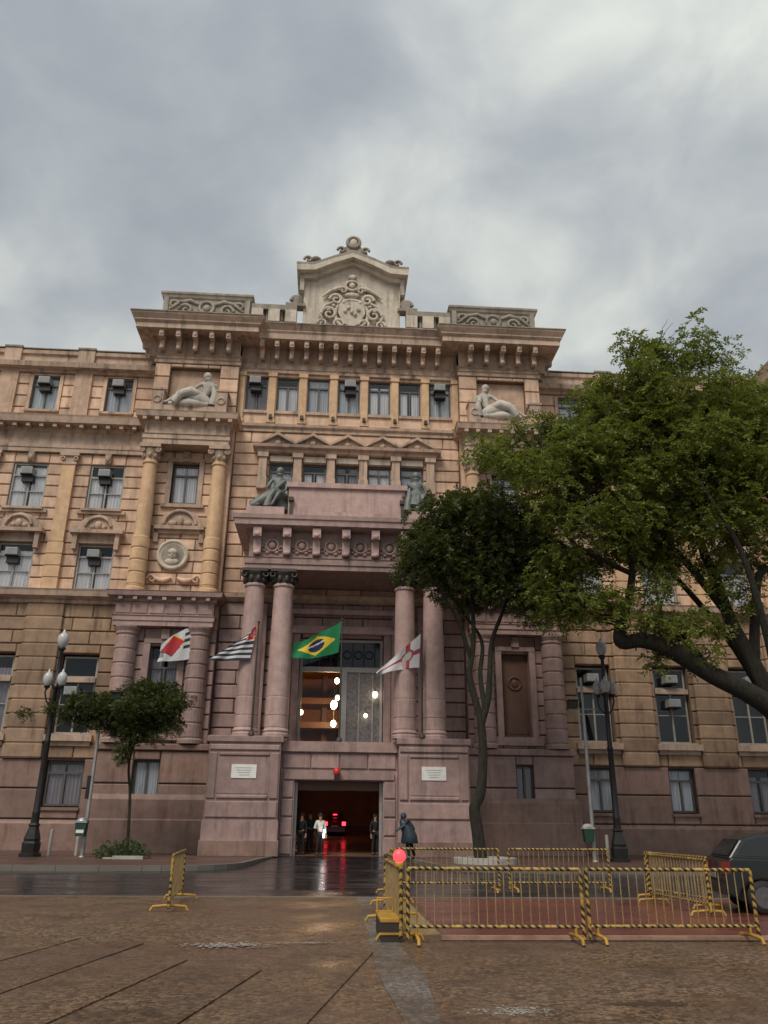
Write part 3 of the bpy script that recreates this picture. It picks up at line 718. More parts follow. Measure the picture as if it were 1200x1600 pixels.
d = MB(); d.box(-.13, .13, -.86, .14, 27.3, 27.74); d.box(-.12, .12, -.42, .14, 26.76, 27.3); d.ball((0, -.8, 27.5), (.15, .12, .17), 8, 6); d.ball((0, -.42, 26.78), (.15, .14, .15), 8, 6)
MOD = d.mesh('modillion')
for i in range(13): put('modillion', MOD, TRIM, CH, (-5.16+.86*i, -.14, 0))
for s in (-1, 1):
    for i in range(5): put('modillion', MOD, TRIM, CH, (s*(7.05+.95*i), -.72, 0))
    for i in range(2):
        put('modillion', MOD, TRIM, CH, (s*11.32, -.1+.8*i, 0), (0, 0, s*PI/2))
# zig-zag pediment row over the five windows
m = MB(); m.band(-5.0, 5.0, -.3, .1, [(0, 20.78), (.08, 20.82), (.08, 20.98), (.3, 21.04), (.34, 21.2), (0, 21.24)]); o = part(m, 'pediment_row', TRIM)
for x in (-3.95, -1.97, 0, 1.97, 3.95):
    m = MB(); m.prism([(x-.92, 21.24), (x+.92, 21.24), (x, 21.78)], -.34, .05)
    for q in (-1, 1):
        m.prism([(x+q*.99, 21.24), (x+q*.99, 21.38), (x, 21.98), (x, 21.8)], -.58, .05)
    m.ball((x, -.36, 21.42), (.22, .07, .14), 8, 5); m.build('gable', TRIM, o)
for i, x in enumerate((-4.72, -2.78, -.92, .9, 2.74, 4.7)):
    m = MB(); m.box(x-.22, x+.22, -.34, .1, 19.3, 20.5); m.box(x-.3, x+.3, -.42, .1, 20.5, 20.78); m.box(x-.26, x+.26, -.38, .1, 18.6, 19.3); part(m, 'pilaster', TRIM)
for i, x in enumerate(fx):
    window(x, 18.42, 20.3, 1.3, .14, cur=[1, 0, 2, 0, 1][i], sill=False)
    m = MB(); m.box(x-.64, x+.64, -.14, .1, 20.34, 20.66); part(m, 'lintel', PALE)
# roof balustrade, crest pediment
for s in (-1, 1):
    x0, x1 = (min(s*3.3, s*6.0), max(s*3.3, s*6.0))
    m = MB(); m.box(x0, x1, -.5, 0, 28.82, 29.35); m.box(x0, x1, -.5, 0, 30.2, 30.55); o = part(m, 'roof_balustrade', DARKST)
    m = MB(); m.box(x0, x1, -.12, -.02, 29.35, 30.2); m.build('balustrade_back', DARKST, o)
    for k in range(3):
        xx = x0+.35+k*(x1-x0-.7)/2
        m = MB(); m.box(xx-.34, xx+.34, -.55, .05, 29.35, 30.2); m.build('pier', PALE, o)
    for k in range(8):
        xx = x0+.2+(k+.5)*(x1-x0-.4)/8
        m = MB(); m.lathe([(.09, 29.35), (.06, 29.45), (.12, 29.65), (.06, 29.95), (.1, 30.2)], xx, -.25, 8); m.build('baluster', DARKST, o)
    m = MB(); m.box(s*3.4-.6, s*3.4+.6, -.5, .1, 30.55, 30.75); m.scroll((s*3.3, -.3, 31.0), .38, 1.1, .14, s); m.box(s*3.3-.25, s*3.3+.25, -.45, .1, 30.7, 31.3); m.build('volute', DARKST, o)
m = MB(); m.box(-2.95, 2.95, -.25, 1.4, 28.82, 32.3); m.prism([(-2.95, 32.3), (2.95, 32.3), (2.95, 32.6), (0, 34.0), (-2.95, 32.6)], -.25, 1.4); CR = part(m, 'crest_wall', PALE)
m = MB()
for s in (-1, 1):
    low = [(s*3.0, 32.55), (s*2.3, 32.6), (s*1.2, 33.2), (0, 33.75)]
    m.prism(low + [(0, 34.0), (s*1.2, 33.48), (s*2.3, 32.9), (s*3.0, 32.85)], -.55, 1.5)
    m.prism([(s*3.4, 32.85), (s*2.3, 32.9), (s*1.2, 33.48), (0, 34.0), (0, 34.32), (s*1.2, 33.85), (s*2.4, 33.3), (s*3.45, 33.28)], -.95, 1.6)
    m.box(min(s*2.95, s*3.2), max(s*2.95, s*3.2), -.5, 1.3, 31.7, 32.84)
m.build('raking_cornice', PALE, CR)
m = MB()
for s in (-1, 1):
    m.prism([(s*3.45, 33.28), (s*2.4, 33.3), (s*1.2, 33.86), (0, 34.33), (0, 34.5), (s*1.2, 34.02), (s*2.4, 33.45), (s*3.45, 33.43)], -.96, 1.61)
    m.box(s*2.55-.3, s*2.55+.3, -.7, .6, 33.42, 33.95); m.ball((s*2.55-s*.25, -.5, 33.9), (.36, .4, .22)); m.scroll((s*2.75, -.72, 33.8), .26, 1.1, .09, s)
m.prism([(-.95, 34.2), (.95, 34.2), (.8, 34.75), (.45, 34.95), (.38, 35.5), (.2, 35.72), (-.2, 35.72), (-.38, 35.5), (-.45, 34.95), (-.8, 34.75)], -.7, .7)
m.ring((0, -.72, 35.25), .38, .12, 18, 6); m.scroll((.72, -.74, 34.62), .26, 1.1, .09, 1); m.scroll((-.72, -.74, 34.62), .26, 1.1, .09, -1)
m.build('acroterion', DARKST, CR)
m = MB(); m.ball((0, -.74, 35.2), (.26, .12, .32)); m.build('mask', PALE, CR)
m = MB(); Y = -.3
m.prism([(-.75, 30.9), (-.82, 30.2), (-.5, 29.5), (0, 29.2), (.5, 29.5), (.82, 30.2), (.75, 30.9), (0, 31.05)], -.5, -.2)
m.ring((0, -.36, 30.15), 1.0, .13, 22, 7, sq=1.05)
m.ring((0, -.36, 32.25), .42, .11, 16, 6, sq=.8); m.ball((0, -.4, 32.25), (.22, .12, .2)); m.ball((0, -.4, 32.85), (.3, .14, .2)); m.ball((0, -.36, 31.55), (.5, .16, .2))
for s in (-1, 1):
    m.scroll((s*.95, -.42, 31.15), .4, 1.4, .13, s); m.scroll((s*1.35, -.42, 30.1), .5, 1.4, .13, s); m.scroll((s*.8, -.42, 29.4), .38, 1.2, .11, -s); m.scroll((s*1.75, -.36, 29.45), .3, 1.3, .09, s)
    m.scroll((s*.55, -.42, 31.85), .26, 1.2, .09, s)
    m.tube([(s*.45, -.4, 32.1), (s*.9, -.42, 31.98), (s*1.4, -.42, 31.7), (s*1.8, -.4, 31.35)], [.09, .14, .12, .05], 7)
    m.tube([(s*1.1, -.4, 31.0), (s*1.6, -.42, 30.7), (s*1.9, -.4, 30.1), (s*1.7, -.4, 29.6)], [.08, .13, .12, .06], 7)
    for k in range(4): m.ball((s*(.5+.3*k), -.44, 30.95-.16*k*k*.4), (.14, .12, .12), 7, 5)
for k in range(5): m.ball((-.4+.2*k, -.54, 30.3+.25*math.sin(k*1.7)), (.13, .1, .15), 7, 5)
m.build('cartouche', PALE, CR)

# ---- porch
for s in (-1, 1):
    X = lambda a, b: (min(s*a, s*b), max(s*a, s*b))
    p = X(2.66, 5.84)
    m = MB(); m.box(*p, -3.74, -.02, 1.55, 4.78); m.box(p[0]-.1, p[1]+.1, -3.9, -.02, .11, .75); m.box(p[0]-.05, p[1]+.05, -3.84, -.02, .75, 1.5); m.box(p[0]-.03, p[1]+.03, -3.79, -.02, 1.5, 1.56)
    o = part(m, 'pedestal', PINK)
    m = MB(); m.band(*p, -3.74, -.02, [(0, 4.78), (.1, 4.84), (.1, 5.06), (.02, 5.1)]); m.build('pedestal_cap', PINK, o)
    # panel blocks on the face
    for a, b, c, d in ((.02, 3.16, 1.62, 2.35), (.02, .42, 2.4, 4.4), (2.76, 3.16, 2.4, 4.4), (.46, 2.72, 2.4, 2.62), (.46, 2.72, 4.2, 4.4), (.02, 3.16, 4.44, 4.74)):
        q = X(2.66+a, 2.66+b); BLOCKS.append((*q, c, d, -3.82, PINK))
    m = MB(); q = X(3.13, 5.37); m.box(*q, -3.765, -3.7, 2.64, 4.18); m.build('sunk_panel', PINK, o)
    for k in range(4):
        q0 = p[0]-.08+k*.835; m = MB(); m.box(q0, q0+.80, -3.93, -3.88, .13, .72); m.build('plinth_block', BASE, o)
    m = MB(); m.box(s*4.23-.55, s*4.23+.55, -3.80, -3.764, 3.28, 3.86); o2 = m.build('plaque', WHITE, o)
    m = MB()
    for k in range(4): m.box(s*4.23-.38+.06*k, s*4.23+.38-.05*k, -3.806, -3.80, 3.70-k*.1, 3.725-k*.1)
    m.build('faint_lines', GREY, o2)
    for cxx in (2.98, 4.36):
        prof = [(.62, 5.1), (.62, 5.22), (.56, 5.28), (.6, 5.36), (.55, 5.45), (.52, 5.5), (.54, 5.52), (.54, 6.0), (.51, 6.03), (.54, 6.06), (.54, 6.84), (.51, 6.87), (.525, 6.92), (.52, 8.5), (.46, 12.1), (.52, 12.16), (.52, 12.26), (.45, 12.3)]
        m = MB(); m.lathe(prof, s*cxx, -3.14, 24, smooth=False); o = part(m, 'porch_column', PINKL)
        m = MB(); m.lathe([(.45, 12.28), (.5, 12.45), (.56, 12.7), (.66, 12.8), (.66, 12.84)], s*cxx, -3.14, 18); m.box(s*cxx-.62, s*cxx+.62, -3.76, -2.52, 12.84, 12.98)
        for k in range(10):
            a = 2*PI*k/10; m.ball((s*cxx+.53*math.cos(a), -3.14+.53*math.sin(a), 12.5), (.11, .11, .2), 7, 5)
        for qx in (-1, 1):
            for qy in (-1, 1): m.ring((s*cxx+qx*.52, -3.14+qy*.5, 12.7), .12, .06, 10, 5)
        m.build('capital', DKBRONZE, o)
        # respond pilaster against the wall
        m = MB(); m.box(s*cxx-.42, s*cxx+.42, -.24, .06, 5.0, 12.1); part(m, 'pilaster', PINK)
m = MB(); m.band(-4.85, 4.85, -3.62, -.02, [(0, 12.98), (0, 13.2), (.06, 13.24), (.06, 13.5), (.1, 13.56), (-.1, 13.6), (-.1, 14.9), (.15, 14.98)]); PE = part(m, 'porch_entablature', PINK)
m = MB(); m.band(-4.85, 4.85, -3.62, -.02, [(.06, 14.98), (.62, 15.06), (.66, 15.32), (.72, 15.36), (.76, 15.56), (0, 15.66)]); m.build('porch_cornice', PINKL, PE)
for i in range(7):
    x = -4.35+1.45*i
    m = MB(); m.box(x-.2, x+.2, -4.12, -3.54, 14.5, 14.97); m.box(x-.18, x+.18, -3.8, -3.54, 13.7, 14.5); m.ball((x, -4.08, 14.62), (.2, .1, .14)); m.ball((x, -3.8, 13.75), (.18, .1, .12)); m.build('porch_bracket', PINKL if 0 < i < 6 else PINKL, PE)
    if i < 6:
        x += .725
        m = MB(); m.ring((x, -3.56, 14.2), .3, .07, 14, 6); m.ball((x, -3.56, 14.2), (.18, .1, .2))
        for q in (-1, 1): m.scroll((x+q*.42, -3.56, 14.0), .17, 1.1, .05, q); m.ball((x+q*.22, -3.55, 13.85), (.13, .06, .1), 7, 5)
        m.build('frieze_relief', PINK, PE)
m = MB(); m.box(-3.0, 3.0, -3.05, -.8, 15.66, 17.55); m.box(-3.12, 3.12, -3.18, -.75, 17.55, 17.82); o = part(m, 'porch_attic', PINKL)
m = MB(); m.box(-1.95, 1.95, -3.95, -3.06, 15.66, 15.92); m.build('attic_step', PINKL, o)
for q in (-1, 1):
    m = MB(); m.box(q*2.85-.07, q*2.85+.07, -3.22, -3.06, 16.0, 16.75); m.box(q*2.85-.13, q*2.85+.13, -3.3, -3.06, 16.75, 16.95); m.build('torch_bracket', DKBRONZE, o)
    m = MB(); m.box(q*4.1-.95, q*4.1+.95, -3.6, -1.2, 15.66, 16.25); part(m, 'statue_plinth', PINKL)
# doorway frontispiece and balcony
m = MB(); backing(m, -2.65, 2.65, .11, 4.78, -2.92, -.02, [(-2.0, 2.0, 0, 3.26)]); DO = part(m, 'doorway', PINK)
m = MB(); m.box(-2.64, 2.64, -3.12, -2.92, 4.5, 4.95); m.build('balcony_edge', PINK, DO)
for k in range(4):
    BLOCKS.append((-2.6+k*1.3, -2.6+(k+1)*1.3, 3.74, 4.46, -3.0, PINK))
m = MB(); m.box(-2.5, 2.5, -3.04, -2.92, 3.3, 3.66); m.build('lintel', PINK, DO)
for s in (-1, 1):
    for k in range(4):
        q = (min(s*2.03, s*2.6), max(s*2.03, s*2.6)); BLOCKS.append((*q, .14+k*.78, .14+(k+1)*.78, -3.0, PINK))
    m = MB(); m.box(s*1.93-.06, s*1.93+.06, -2.5, -2.3, .11, 3.2); m.build('door_jamb', GALV, DO)
m = MB(); m.box(-2.0, 2.0, -2.3, -2.2, 2.85, 3.25); m.build('rolled_shutter', BRASSD, DO)
# big balcony window: left half open to the lit hall, right half a pale lace-like glazed leaf
m = MB()
for a, b, c, d in ((-2.12, -2.0, 4.97, 10.38), (2.0, 2.12, 4.97, 10.38), (-2.0, 2.0, 10.24, 10.38), (-2.0, 2.0, 8.7, 8.95), (-.02, .30, 4.97, 8.7), (-2.0, 2.0, 4.97, 5.06)): m.box(a, b, .2, .36, c, d)
BW = part(m, 'balcony_window', GREY)
for a, b, c, d, mt in ((-2.0, 2.0, 8.95, 10.24, GLASSD), (.30, 2.0, 5.06, 8.7, LACE), (-2.0, -.02, 5.06, 8.7, GLASSC)):
    m = MB(); m.box(a, b, .27, .29, c, d); m.build('pane', mt, BW)
m = MB()
for k in range(7): m.tube([(-1.7+k*.57, .2, 9.0), (-1.7+k*.57, .2, 10.2)], .03, 6)
for k in range(6): m.ring((-1.42+k*.57, .2, 9.6), .2, .03, 12, 5)
m.build('transom_grille', IRON, BW)
m = MB(); m.box(.9, .96, .22, .3, 5.06, 8.7); m.box(1.6, 1.66, .22, .3, 5.06, 8.7); m.build('glazing_bar', FRAMEL, BW)
for q in (-1, 1):
    m = MB(); m.box(q*2.35-.18, q*2.35+.18, -.14, .1, 4.96, 10.6); part(m, 'window_jamb', PINK)
m = MB(); m.box(-2.9, 2.9, -.3, .1, 10.6, 10.8); m.box(-2.7, 2.7, -.2, .1, 10.8, 11.0); m.box(-3.6, 3.6, -.32, .06, 11.6, 11.85); part(m, 'window_hood', PINKL)

# ---- blocks: the ones that show largest are parts, the rest stay joined
def blk_mesh(wd, h):
    m = MB(); a, b = wd/2-.02, h/2-.032; i = .035
    m.add([(-a, .13, -b), (a, .13, -b), (a, .13, b), (-a, .13, b), (-a, .03, -b), (a, .03, -b), (a, .03, b), (-a, .03, b), (-a+i, 0, -b+i), (a-i, 0, -b+i), (a-i, 0, b-i), (-a+i, 0, b-i)],
          [(0, 1, 5, 4), (1, 2, 6, 5), (2, 3, 7, 6), (3, 0, 4, 7), (4, 5, 9, 8), (5, 6, 10, 9), (6, 7, 11, 10), (7, 4, 8, 11), (8, 9, 10, 11)])
    return m
def showsize(b):
    c = Vector(((b[0]+b[1])/2, b[4], (b[2]+b[3])/2)); d = c-CAMP
    z = d.dot(fw)
    px, py = d.dot(r2)/z, d.dot(u2)/z
    if abs(px) > .5 or abs(py) > .67: return 0
    k = 1.
    if c.x > 8 and c.z > 9: k = .3          # behind the big tree
    return k*(b[1]-b[0])*(b[3]-b[2])/d.length_squared
cache = {}
for nm, mats in (('granite_block', (PINK, BASE)), ('sandstone_block', (SAND, OCHRE))):
    bl = sorted([b for b in BLOCKS if b[5] in mats], key=showsize, reverse=True)
    for b in bl[:298]:
        key = (round(b[1]-b[0], 2), round(b[3]-b[2], 2), b[5].name)
        if key not in cache:
            cache[key] = blk_mesh(b[1]-b[0], b[3]-b[2]).mesh(nm)
        put(nm, cache[key], b[5], CH, ((b[0]+b[1])/2, b[4]+R.uniform(-.006, .006), (b[2]+b[3])/2))
    for mt in mats:
        j = MB()
        for b in bl[298:]:
            if b[5] is mt:
                t = blk_mesh(b[1]-b[0], b[3]-b[2]); j.add([(x+(b[0]+b[1])/2, y+b[4], z+(b[2]+b[3])/2) for x, y, z in t.v], t.f)
        if j.v: tag(part(j, nm+'s', mt), kind='stuff')

# ---- body, roofs, interiors
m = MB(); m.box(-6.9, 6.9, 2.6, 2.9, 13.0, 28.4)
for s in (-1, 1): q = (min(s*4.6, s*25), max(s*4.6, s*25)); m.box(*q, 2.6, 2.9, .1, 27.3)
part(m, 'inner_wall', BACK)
m = MB(); m.box(-11.3, 11.3, .6, 18, 28.3, 28.8)
for s in (-1, 1): q = (min(s*11.3, s*33), max(s*11.3, s*33)); m.box(*q, 1.2, 16, 27.2, 27.45); q = (min(s*32.4, s*33), max(s*32.4, s*33)); m.box(*q, 3, 16, .1, 27.2)
m.box(-33, 33, 16, 16.4, .1, 27.2); m.box(-11.3, 11.3, 16.4, 18, 13, 28.3); part(m, 'roof', DARKST)
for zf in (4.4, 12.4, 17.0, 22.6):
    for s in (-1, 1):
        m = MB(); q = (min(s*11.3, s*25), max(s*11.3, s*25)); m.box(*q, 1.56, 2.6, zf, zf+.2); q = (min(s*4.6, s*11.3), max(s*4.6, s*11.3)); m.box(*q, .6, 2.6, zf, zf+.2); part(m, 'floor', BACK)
# upper hall
m = MB(); m.box(-4.4, -4.2, .6, 10, 4.8, 12.9); m.box(4.2, 4.4, .6, 10, 4.8, 12.9); m.box(-4.4, 4.4, 10, 10.2, 4.8, 12.9); m.box(-4.4, 4.4, .56, 10, 12.7, 12.9); HW = part(m, 'hall_wall', HALLW)
m = MB(); m.box(-4.4, 4.4, .56, 10.2, 4.55, 4.8); m.build('hall_floor', HALLF, HW)
m = MB()
for z in (6.6, 8.0, 9.9): m.box(-4.2, 4.2, 7.2, 9.98, z, z+.35)
for k in range(6): m.box(-4.0+1.5*k, -3.7+1.5*k, 9.0, 9.4, 4.8, 12.7)
m.build('hall_gallery', HALLD, HW)
# ground passage
m = MB(); m.box(-3.2, -3.0, -.0, 16, .0, 4.5); m.box(3.0, 3.2, -.0, 16, .0, 4.5); m.box(-3.2, 3.2, 15.8, 16, .0, 4.5); m.box(-3.2, 3.2, -.02, 15.8, 4.3, 4.5); PS = part(m, 'passage_wall', plain('passage_brown', (.36, .19, .13), .6, 0, .3, 1))
for q in (-1, 1):
    for k in range(4): m = MB(); m.box(q*2.7-.2, q*2.7+.2, 1.5+k*3, 1.9+k*3, .3, 4.3); m.build('passage_pillar', BRASSD, PS)
g = MB(); g.add([(-3.2, -2.95, .105), (3.2, -2.95, .105), (3.2, 0, .2), (-3.2, 0, .2), (3.2, 15.8, 1.2), (-3.2, 15.8, 1.2)], [(0, 1, 2, 3), (3, 2, 4, 5)]); structure('passage_floor', g, HALLF)

# hall lamps
def hall_lamp(x, y, z, r, label, drop=1.2):
    t = thing('hall_lamp', label, 'lamp', (x, y, z), 0, 'lit globe lamps in the hall behind the balcony window')
    r *= .8; m = MB(); m.ball((0, 0, 0), (r, r, r*1.3), 12, 8); m.build('globe', BULB, t)
    m = MB(); m.tube([(0, 0, r*1.2), (0, 0, drop)], .018, 6); m.lathe([(.06, r*1.15), (.05, r*1.3), (.02, r*1.5)], 0, 0, 8); m.build('stem', DKBRONZE, t)
hall_lamp(-.17, 4.6, 8.95, .17, 'topmost lit globe lamp near the middle post of the balcony window', 3.7)
hall_lamp(-.30, 4.6, 7.62, .24, 'largest lit globe lamp, in the middle of the hanging column', 1)
hall_lamp(-.12, 4.2, 7.95, .15, 'lit globe lamp just above the largest hanging one', .7)
hall_lamp(-.30, 5.0, 6.62, .19, 'lowest lit globe lamp of the hanging column beside the window post', .9)
hall_lamp(-2.14, 4.8, 7.2, .15, 'single lit globe lamp at the left edge of the balcony window', 1)
hall_lamp(1.75, -.05, 7.55, .16, 'lit globe lamp at the right edge of the lace glazed window leaf', .4)
hall_lamp(1.28, -.1, 6.5, .11, 'small lit lamp low on the lace glazed window leaf', .4)
pl = bpy.data.lights.new('hall_light', 'POINT'); pl.energy = 200; pl.color = (1, .6, .28); pl.shadow_soft_size = .3
po_ = bpy.data.objects.new('hall_light', pl); COL.objects.link(po_); po_.location = (-.6, 4.4, 7.2)

for x, y, z, lb in ((-1.45, 6.5, 2.9, 'dim lit lamp on the left wall deep inside the doorway passage'), (1.55, 5.0, 2.9, 'dim lit lamp on the right wall inside the doorway passage')):  # unseen lamps, added to brighten the dark passage
    t = thing('passage_lamp', lb, 'lamp', (x*1.9, y, z), 0)
    m = MB(); m.ball((0, 0, 0), (.09, .09, .12), 10, 7); m.build('globe', plain('dim_red_bulb', (1, .5, .3), .4, 0, 0, 3, emit=((1, .28, .14), 1.6)), t)
    m = MB(); m.tube([(0, 0, .1), (.06 if x > 0 else -.06, 0, .2), (.14 if x > 0 else -.14, 0, .2)], .02, 6); m.build('bracket', DKBRONZE, t)
    pq = bpy.data.lights.new('passage_light', 'POINT'); pq.energy = 34; pq.color = (1, .42, .25); pq.shadow_soft_size = .12
    po2 = bpy.data.objects.new('passage_light', pq); COL.objects.link(po2); po2.location = (x*1.75, y-.15, z)

# red warning lamp over the door
t = thing('warning_lamp', 'red warning lamp on a dark bracket over the doorway lintel', 'lamp', (-.12, -3.1, 3.2))
m = MB(); m.ball((0, -.14, .42), (.17, .17, .2)); m.build('lens', REDLAMP, t)
m = MB(); m.box(-.11, .11, -.25, .0, .08, .26); m.tube([(0, 0, .2), (0, -.14, .2), (0, -.14, .3)], .04, 6); m.build('bracket', IRON, t)

# ------------------------------------------------------------ air conditioners
bm_ = MB(); bm_.box(-.31, .31, -.40, .25, 0, .40)
acb = bm_.mesh('casing'); g_ = MB()
for k in range(6): g_.box(-.27, .27, -.415, -.40, .04+k*.058, .075+k*.058)
acg = g_.mesh('grille'); u_ = MB(); u_.box(-.34, .34, -.34, .2, -.06, -.002); acu = u_.mesh('tray')
f_ = MB(); f_.box(-.26, .36, -.2, .2, -.42, -.07); acf = f_.mesh('shroud')
def ac(x, y, z, label, shroud=True):
    t = thing('air_conditioner', label, 'air conditioner', (x, y, z), 0, 'window air conditioners on the courthouse front')
    put('casing', acb, ACM, t); put('grille', acg, ACM, t); put('tray', acu, ACD, t)
    if shroud: put('shroud', acf, ACD, t)
ac(-17.75-.05, 1.05, 25.2, 'grey air conditioner in the attic window farthest left')
ac(-13.5-.05, 1.05, 25.2, 'grey air conditioner in the attic window beside the left statue')
ac(-17.75-.1, 1.1, 19.45, 'grey air conditioner in the third floor window farthest left')
ac(-13.5-.1, 1.1, 19.45, 'grey air conditioner in the third floor window next to the left pavilion columns')
ac(-17.75-.1, 1.1, 14.7, 'grey air conditioner in the hooded window farthest left')
ac(-13.5-.05, 1.1, 14.7, 'grey air conditioner in the hooded window next to the portrait medallion')
ac(cwx[0]-.1, -.02, 25.2, 'pale air conditioner in the leftmost of seven attic windows')
ac(cwx[3]+.05, -.02, 25.2, 'pale air conditioner in the middle of seven attic windows')
ac(cwx[6]-.05, -.02, 25.2, 'pale air conditioner in the rightmost of seven attic windows')
ac(-13.7, 1.2, 7.4, 'grey air conditioner in the arcade window behind the small left tree', False)
ac(17.75, 1.2, 7.35, 'grey air conditioner in the lower window under the big tree limb', False)
ac(17.7, 1.15, 8.6, 'grey air conditioner in the transom light under the big tree limb', False)
ac(13.4, 1.15, 8.6, 'grey air conditioner in the transom light behind the black lamp post', False)
ac(22.1, 1.15, 8.6, 'grey air conditioner in the transom light farthest right', False)

# ------------------------------------------------------------ figures (people and statues)
def skin_mesh(name, J, E, levels=1):
    # J: name -> (pos, rx[,ry]); E: edges
    ks = list(J); ix = {k: i for i, k in enumerate(ks)}
    me = bpy.data.meshes.new(name); me.from_pydata([J[k][0] for k in ks], [(ix[a], ix[b]) for a, b in E], []); me.update()
    o = bpy.data.objects.new(name, me); COL.objects.link(o)
    md = o.modifiers.new('skin', 'SKIN'); md.use_smooth_shade = True
    for k in ks:
        sv = me.skin_vertices[0].data[ix[k]]; r = J[k][1]; sv.radius = (r, J[k][2] if len(J[k]) > 2 else r); sv.use_root = (k == ks[0])
    sb = o.modifiers.new('sub', 'SUBSURF'); sb.levels = levels; sb.render_levels = levels
    dg = bpy.context.evaluated_depsgraph_get(); dg.update()
    out = bpy.data.meshes.new_from_object(o.evaluated_get(dg)); out.name = name
    bpy.data.objects.remove(o); bpy.data.meshes.remove(me)
    out.polygons.foreach_set('use_smooth', [True]*len(out.polygons)); return out
def body_joints(P, scale=1.):
    # P overrides for the main joints; standing, facing -Y, 1.72 m
    D = dict(pelvis=(0, 0, .95), belly=(0, 0, 1.12), chest=(0, .0, 1.3), neck=(0, .01, 1.46), head0=(0, -.01, 1.55), head=(0, -.015, 1.65),
             hipL=(-.09, 0, .9), kneeL=(-.11, -.02, .5), ankL=(-.12, .02, .09), toeL=(-.13, -.15, .035),
             hipR=(.09, 0, .9), kneeR=(.11, -.02, .5), ankR=(.12, .02, .09), toeR=(.13, -.15, .035),
             shL=(-.17, .01, 1.40), elL=(-.24, .03, 1.13), wrL=(-.25, -.05, .88), shR=(.17, .01, 1.40), elR=(.24, .03, 1.13), wrR=(.25, -.05, .88))
    D.update(P)
    rad = dict(pelvis=.115, belly=.105, chest=.125, neck=.052, head0=.075, head=.085, hipL=.085, hipR=.085, kneeL=.056, kneeR=.056, ankL=.038, ankR=.038, toeL=.03, toeR=.03,
               shL=.058, shR=.058, elL=.04, elR=.04, wrL=.027, wrR=.027)
    J = {k: (Vector(v)*scale, rad[k]*scale) for k, v in D.items()}
    E = [('pelvis', 'belly'), ('belly', 'chest'), ('chest', 'neck'), ('neck', 'head0'), ('head0', 'head')]
    for s in 'LR': E += [('pelvis', 'hip'+s), ('hip'+s, 'knee'+s), ('knee'+s, 'ank'+s), ('ank'+s, 'toe'+s), ('chest', 'sh'+s), ('sh'+s, 'el'+s), ('el'+s, 'wr'+s)]
    for s in 'LR':
        wv, ev = Vector(D['wr'+s]), Vector(D['el'+s]); d = (wv-ev).normalized(); sd = d.cross(Vector((0, 0, 1)) if abs(d.z) < .8 else Vector((0, 1, 0))).normalized()
        J['palm'+s] = ((wv+d*.07)*scale, .03*scale); E.append(('wr'+s, 'palm'+s))
        for i, ln in enumerate((.07, .085, .08, .06)):
            a = wv+d*.10+sd*(.025*(i-1.5)); b = a+d*ln*.6; c = b+d*ln*.4+Vector((0, -.01, -.015))
            for nm_, q, r in (('a', a, .0105), ('b', b, .0095), ('c', c, .008)): J[f'f{s}{i}{nm_}'] = (q*scale, r*scale)
            E += [('palm'+s, f'f{s}{i}a'), (f'f{s}{i}a', f'f{s}{i}b'), (f'f{s}{i}b', f'f{s}{i}c')]
        a = wv+d*.04+sd*.04; b = a+d*.045+sd*.025
        J['t'+s+'a'] = (a*scale, .012*scale); J['t'+s+'b'] = (b*scale, .01*scale); E += [('palm'+s, 't'+s+'a'), ('t'+s+'a', 't'+s+'b')]
    return J, E, D
def sub(J, E, keep, k): 
    J2 = {n: (J[n][0], J[n][1]*k.get(n, 1.25)) for n in keep}; return J2, [(a, b) for a, b in E if a in J2 and b in J2]
def person(P, loc, rz, label, top, bottom, group=None, scale=1., hood=False, bulk=1.):
    t = thing('person', label, 'person', loc, rz, group)
    J, E, D = body_joints(P, scale)
    put('body', skin_mesh('body', J, E), SKIN, t)
    J2, E2 = sub(J, E, ['pelvis', 'belly', 'chest', 'neck', 'shL', 'elL', 'wrL', 'shR', 'elR', 'wrR'], {'neck': 1.12*bulk, 'pelvis': 1.3*bulk, 'belly': 1.25*bulk, 'chest': 1.22*bulk, 'shL': 1.25*bulk, 'shR': 1.25*bulk, 'wrL': 1.5, 'wrR': 1.5}); put('jacket', skin_mesh('jacket', J2, E2), top, t)
    J3, E3 = sub(J, E, ['pelvis', 'hipL', 'kneeL', 'ankL', 'hipR', 'kneeR', 'ankR'], {'ankL': 1.6, 'ankR': 1.6, 'kneeL': 1.35, 'kneeR': 1.35, 'pelvis': 1.15}); put('trousers', skin_mesh('trousers', J3, E3), bottom, t)
    h = J['head'][0]
    m = MB(); m.ball(h+Vector((.02 if hood else 0, .025, .03))*scale, (.098*scale*(1.3 if hood else 1), .105*scale*(1.25 if hood else 1), .10*scale*(1.25 if hood else 1)), 12, 8); m.build('hood' if hood else 'hair', top if hood else HAIR, t)
    m = MB(); m.ball(h+Vector((0, -.10, -.01))*scale, (.014*scale, .02*scale, .02*scale), 6, 5); m.ball(h+Vector((-.087, 0, -.0))*scale, (.012, .02, .03), 6, 5); m.ball(h+Vector((.087, 0, 0))*scale, (.012, .02, .03), 6, 5); m.build('face', SKIN, t)
    m = MB()
    for s in (-1, 1): m.ball(h+Vector((s*.032, -.082, .02))*scale, .011, 6, 5)
    m.build('eyes', DARKC, t)
    m = MB()
    for s in 'LR':
        a, b = J['ank'+s][0], J['toe'+s][0]; c = (a+b)/2; m.ball((c.x, c.y, max(.045, c.z-.02)), (.055, .15, .05), 10, 6)
    m.build('shoes', DARKC, t)
    return t
person(dict(wrL=(-.2, -.25, 1.15), elL=(-.26, .02, 1.12)), (-.78, -2.45, .11), .2, 'person in white shirt standing in the doorway', WHITEC, DARKC)
person({}, (-1.62, -2.0, .12), -.5, 'person in dark clothes beside the left door jamb', DARKC, DARKC)
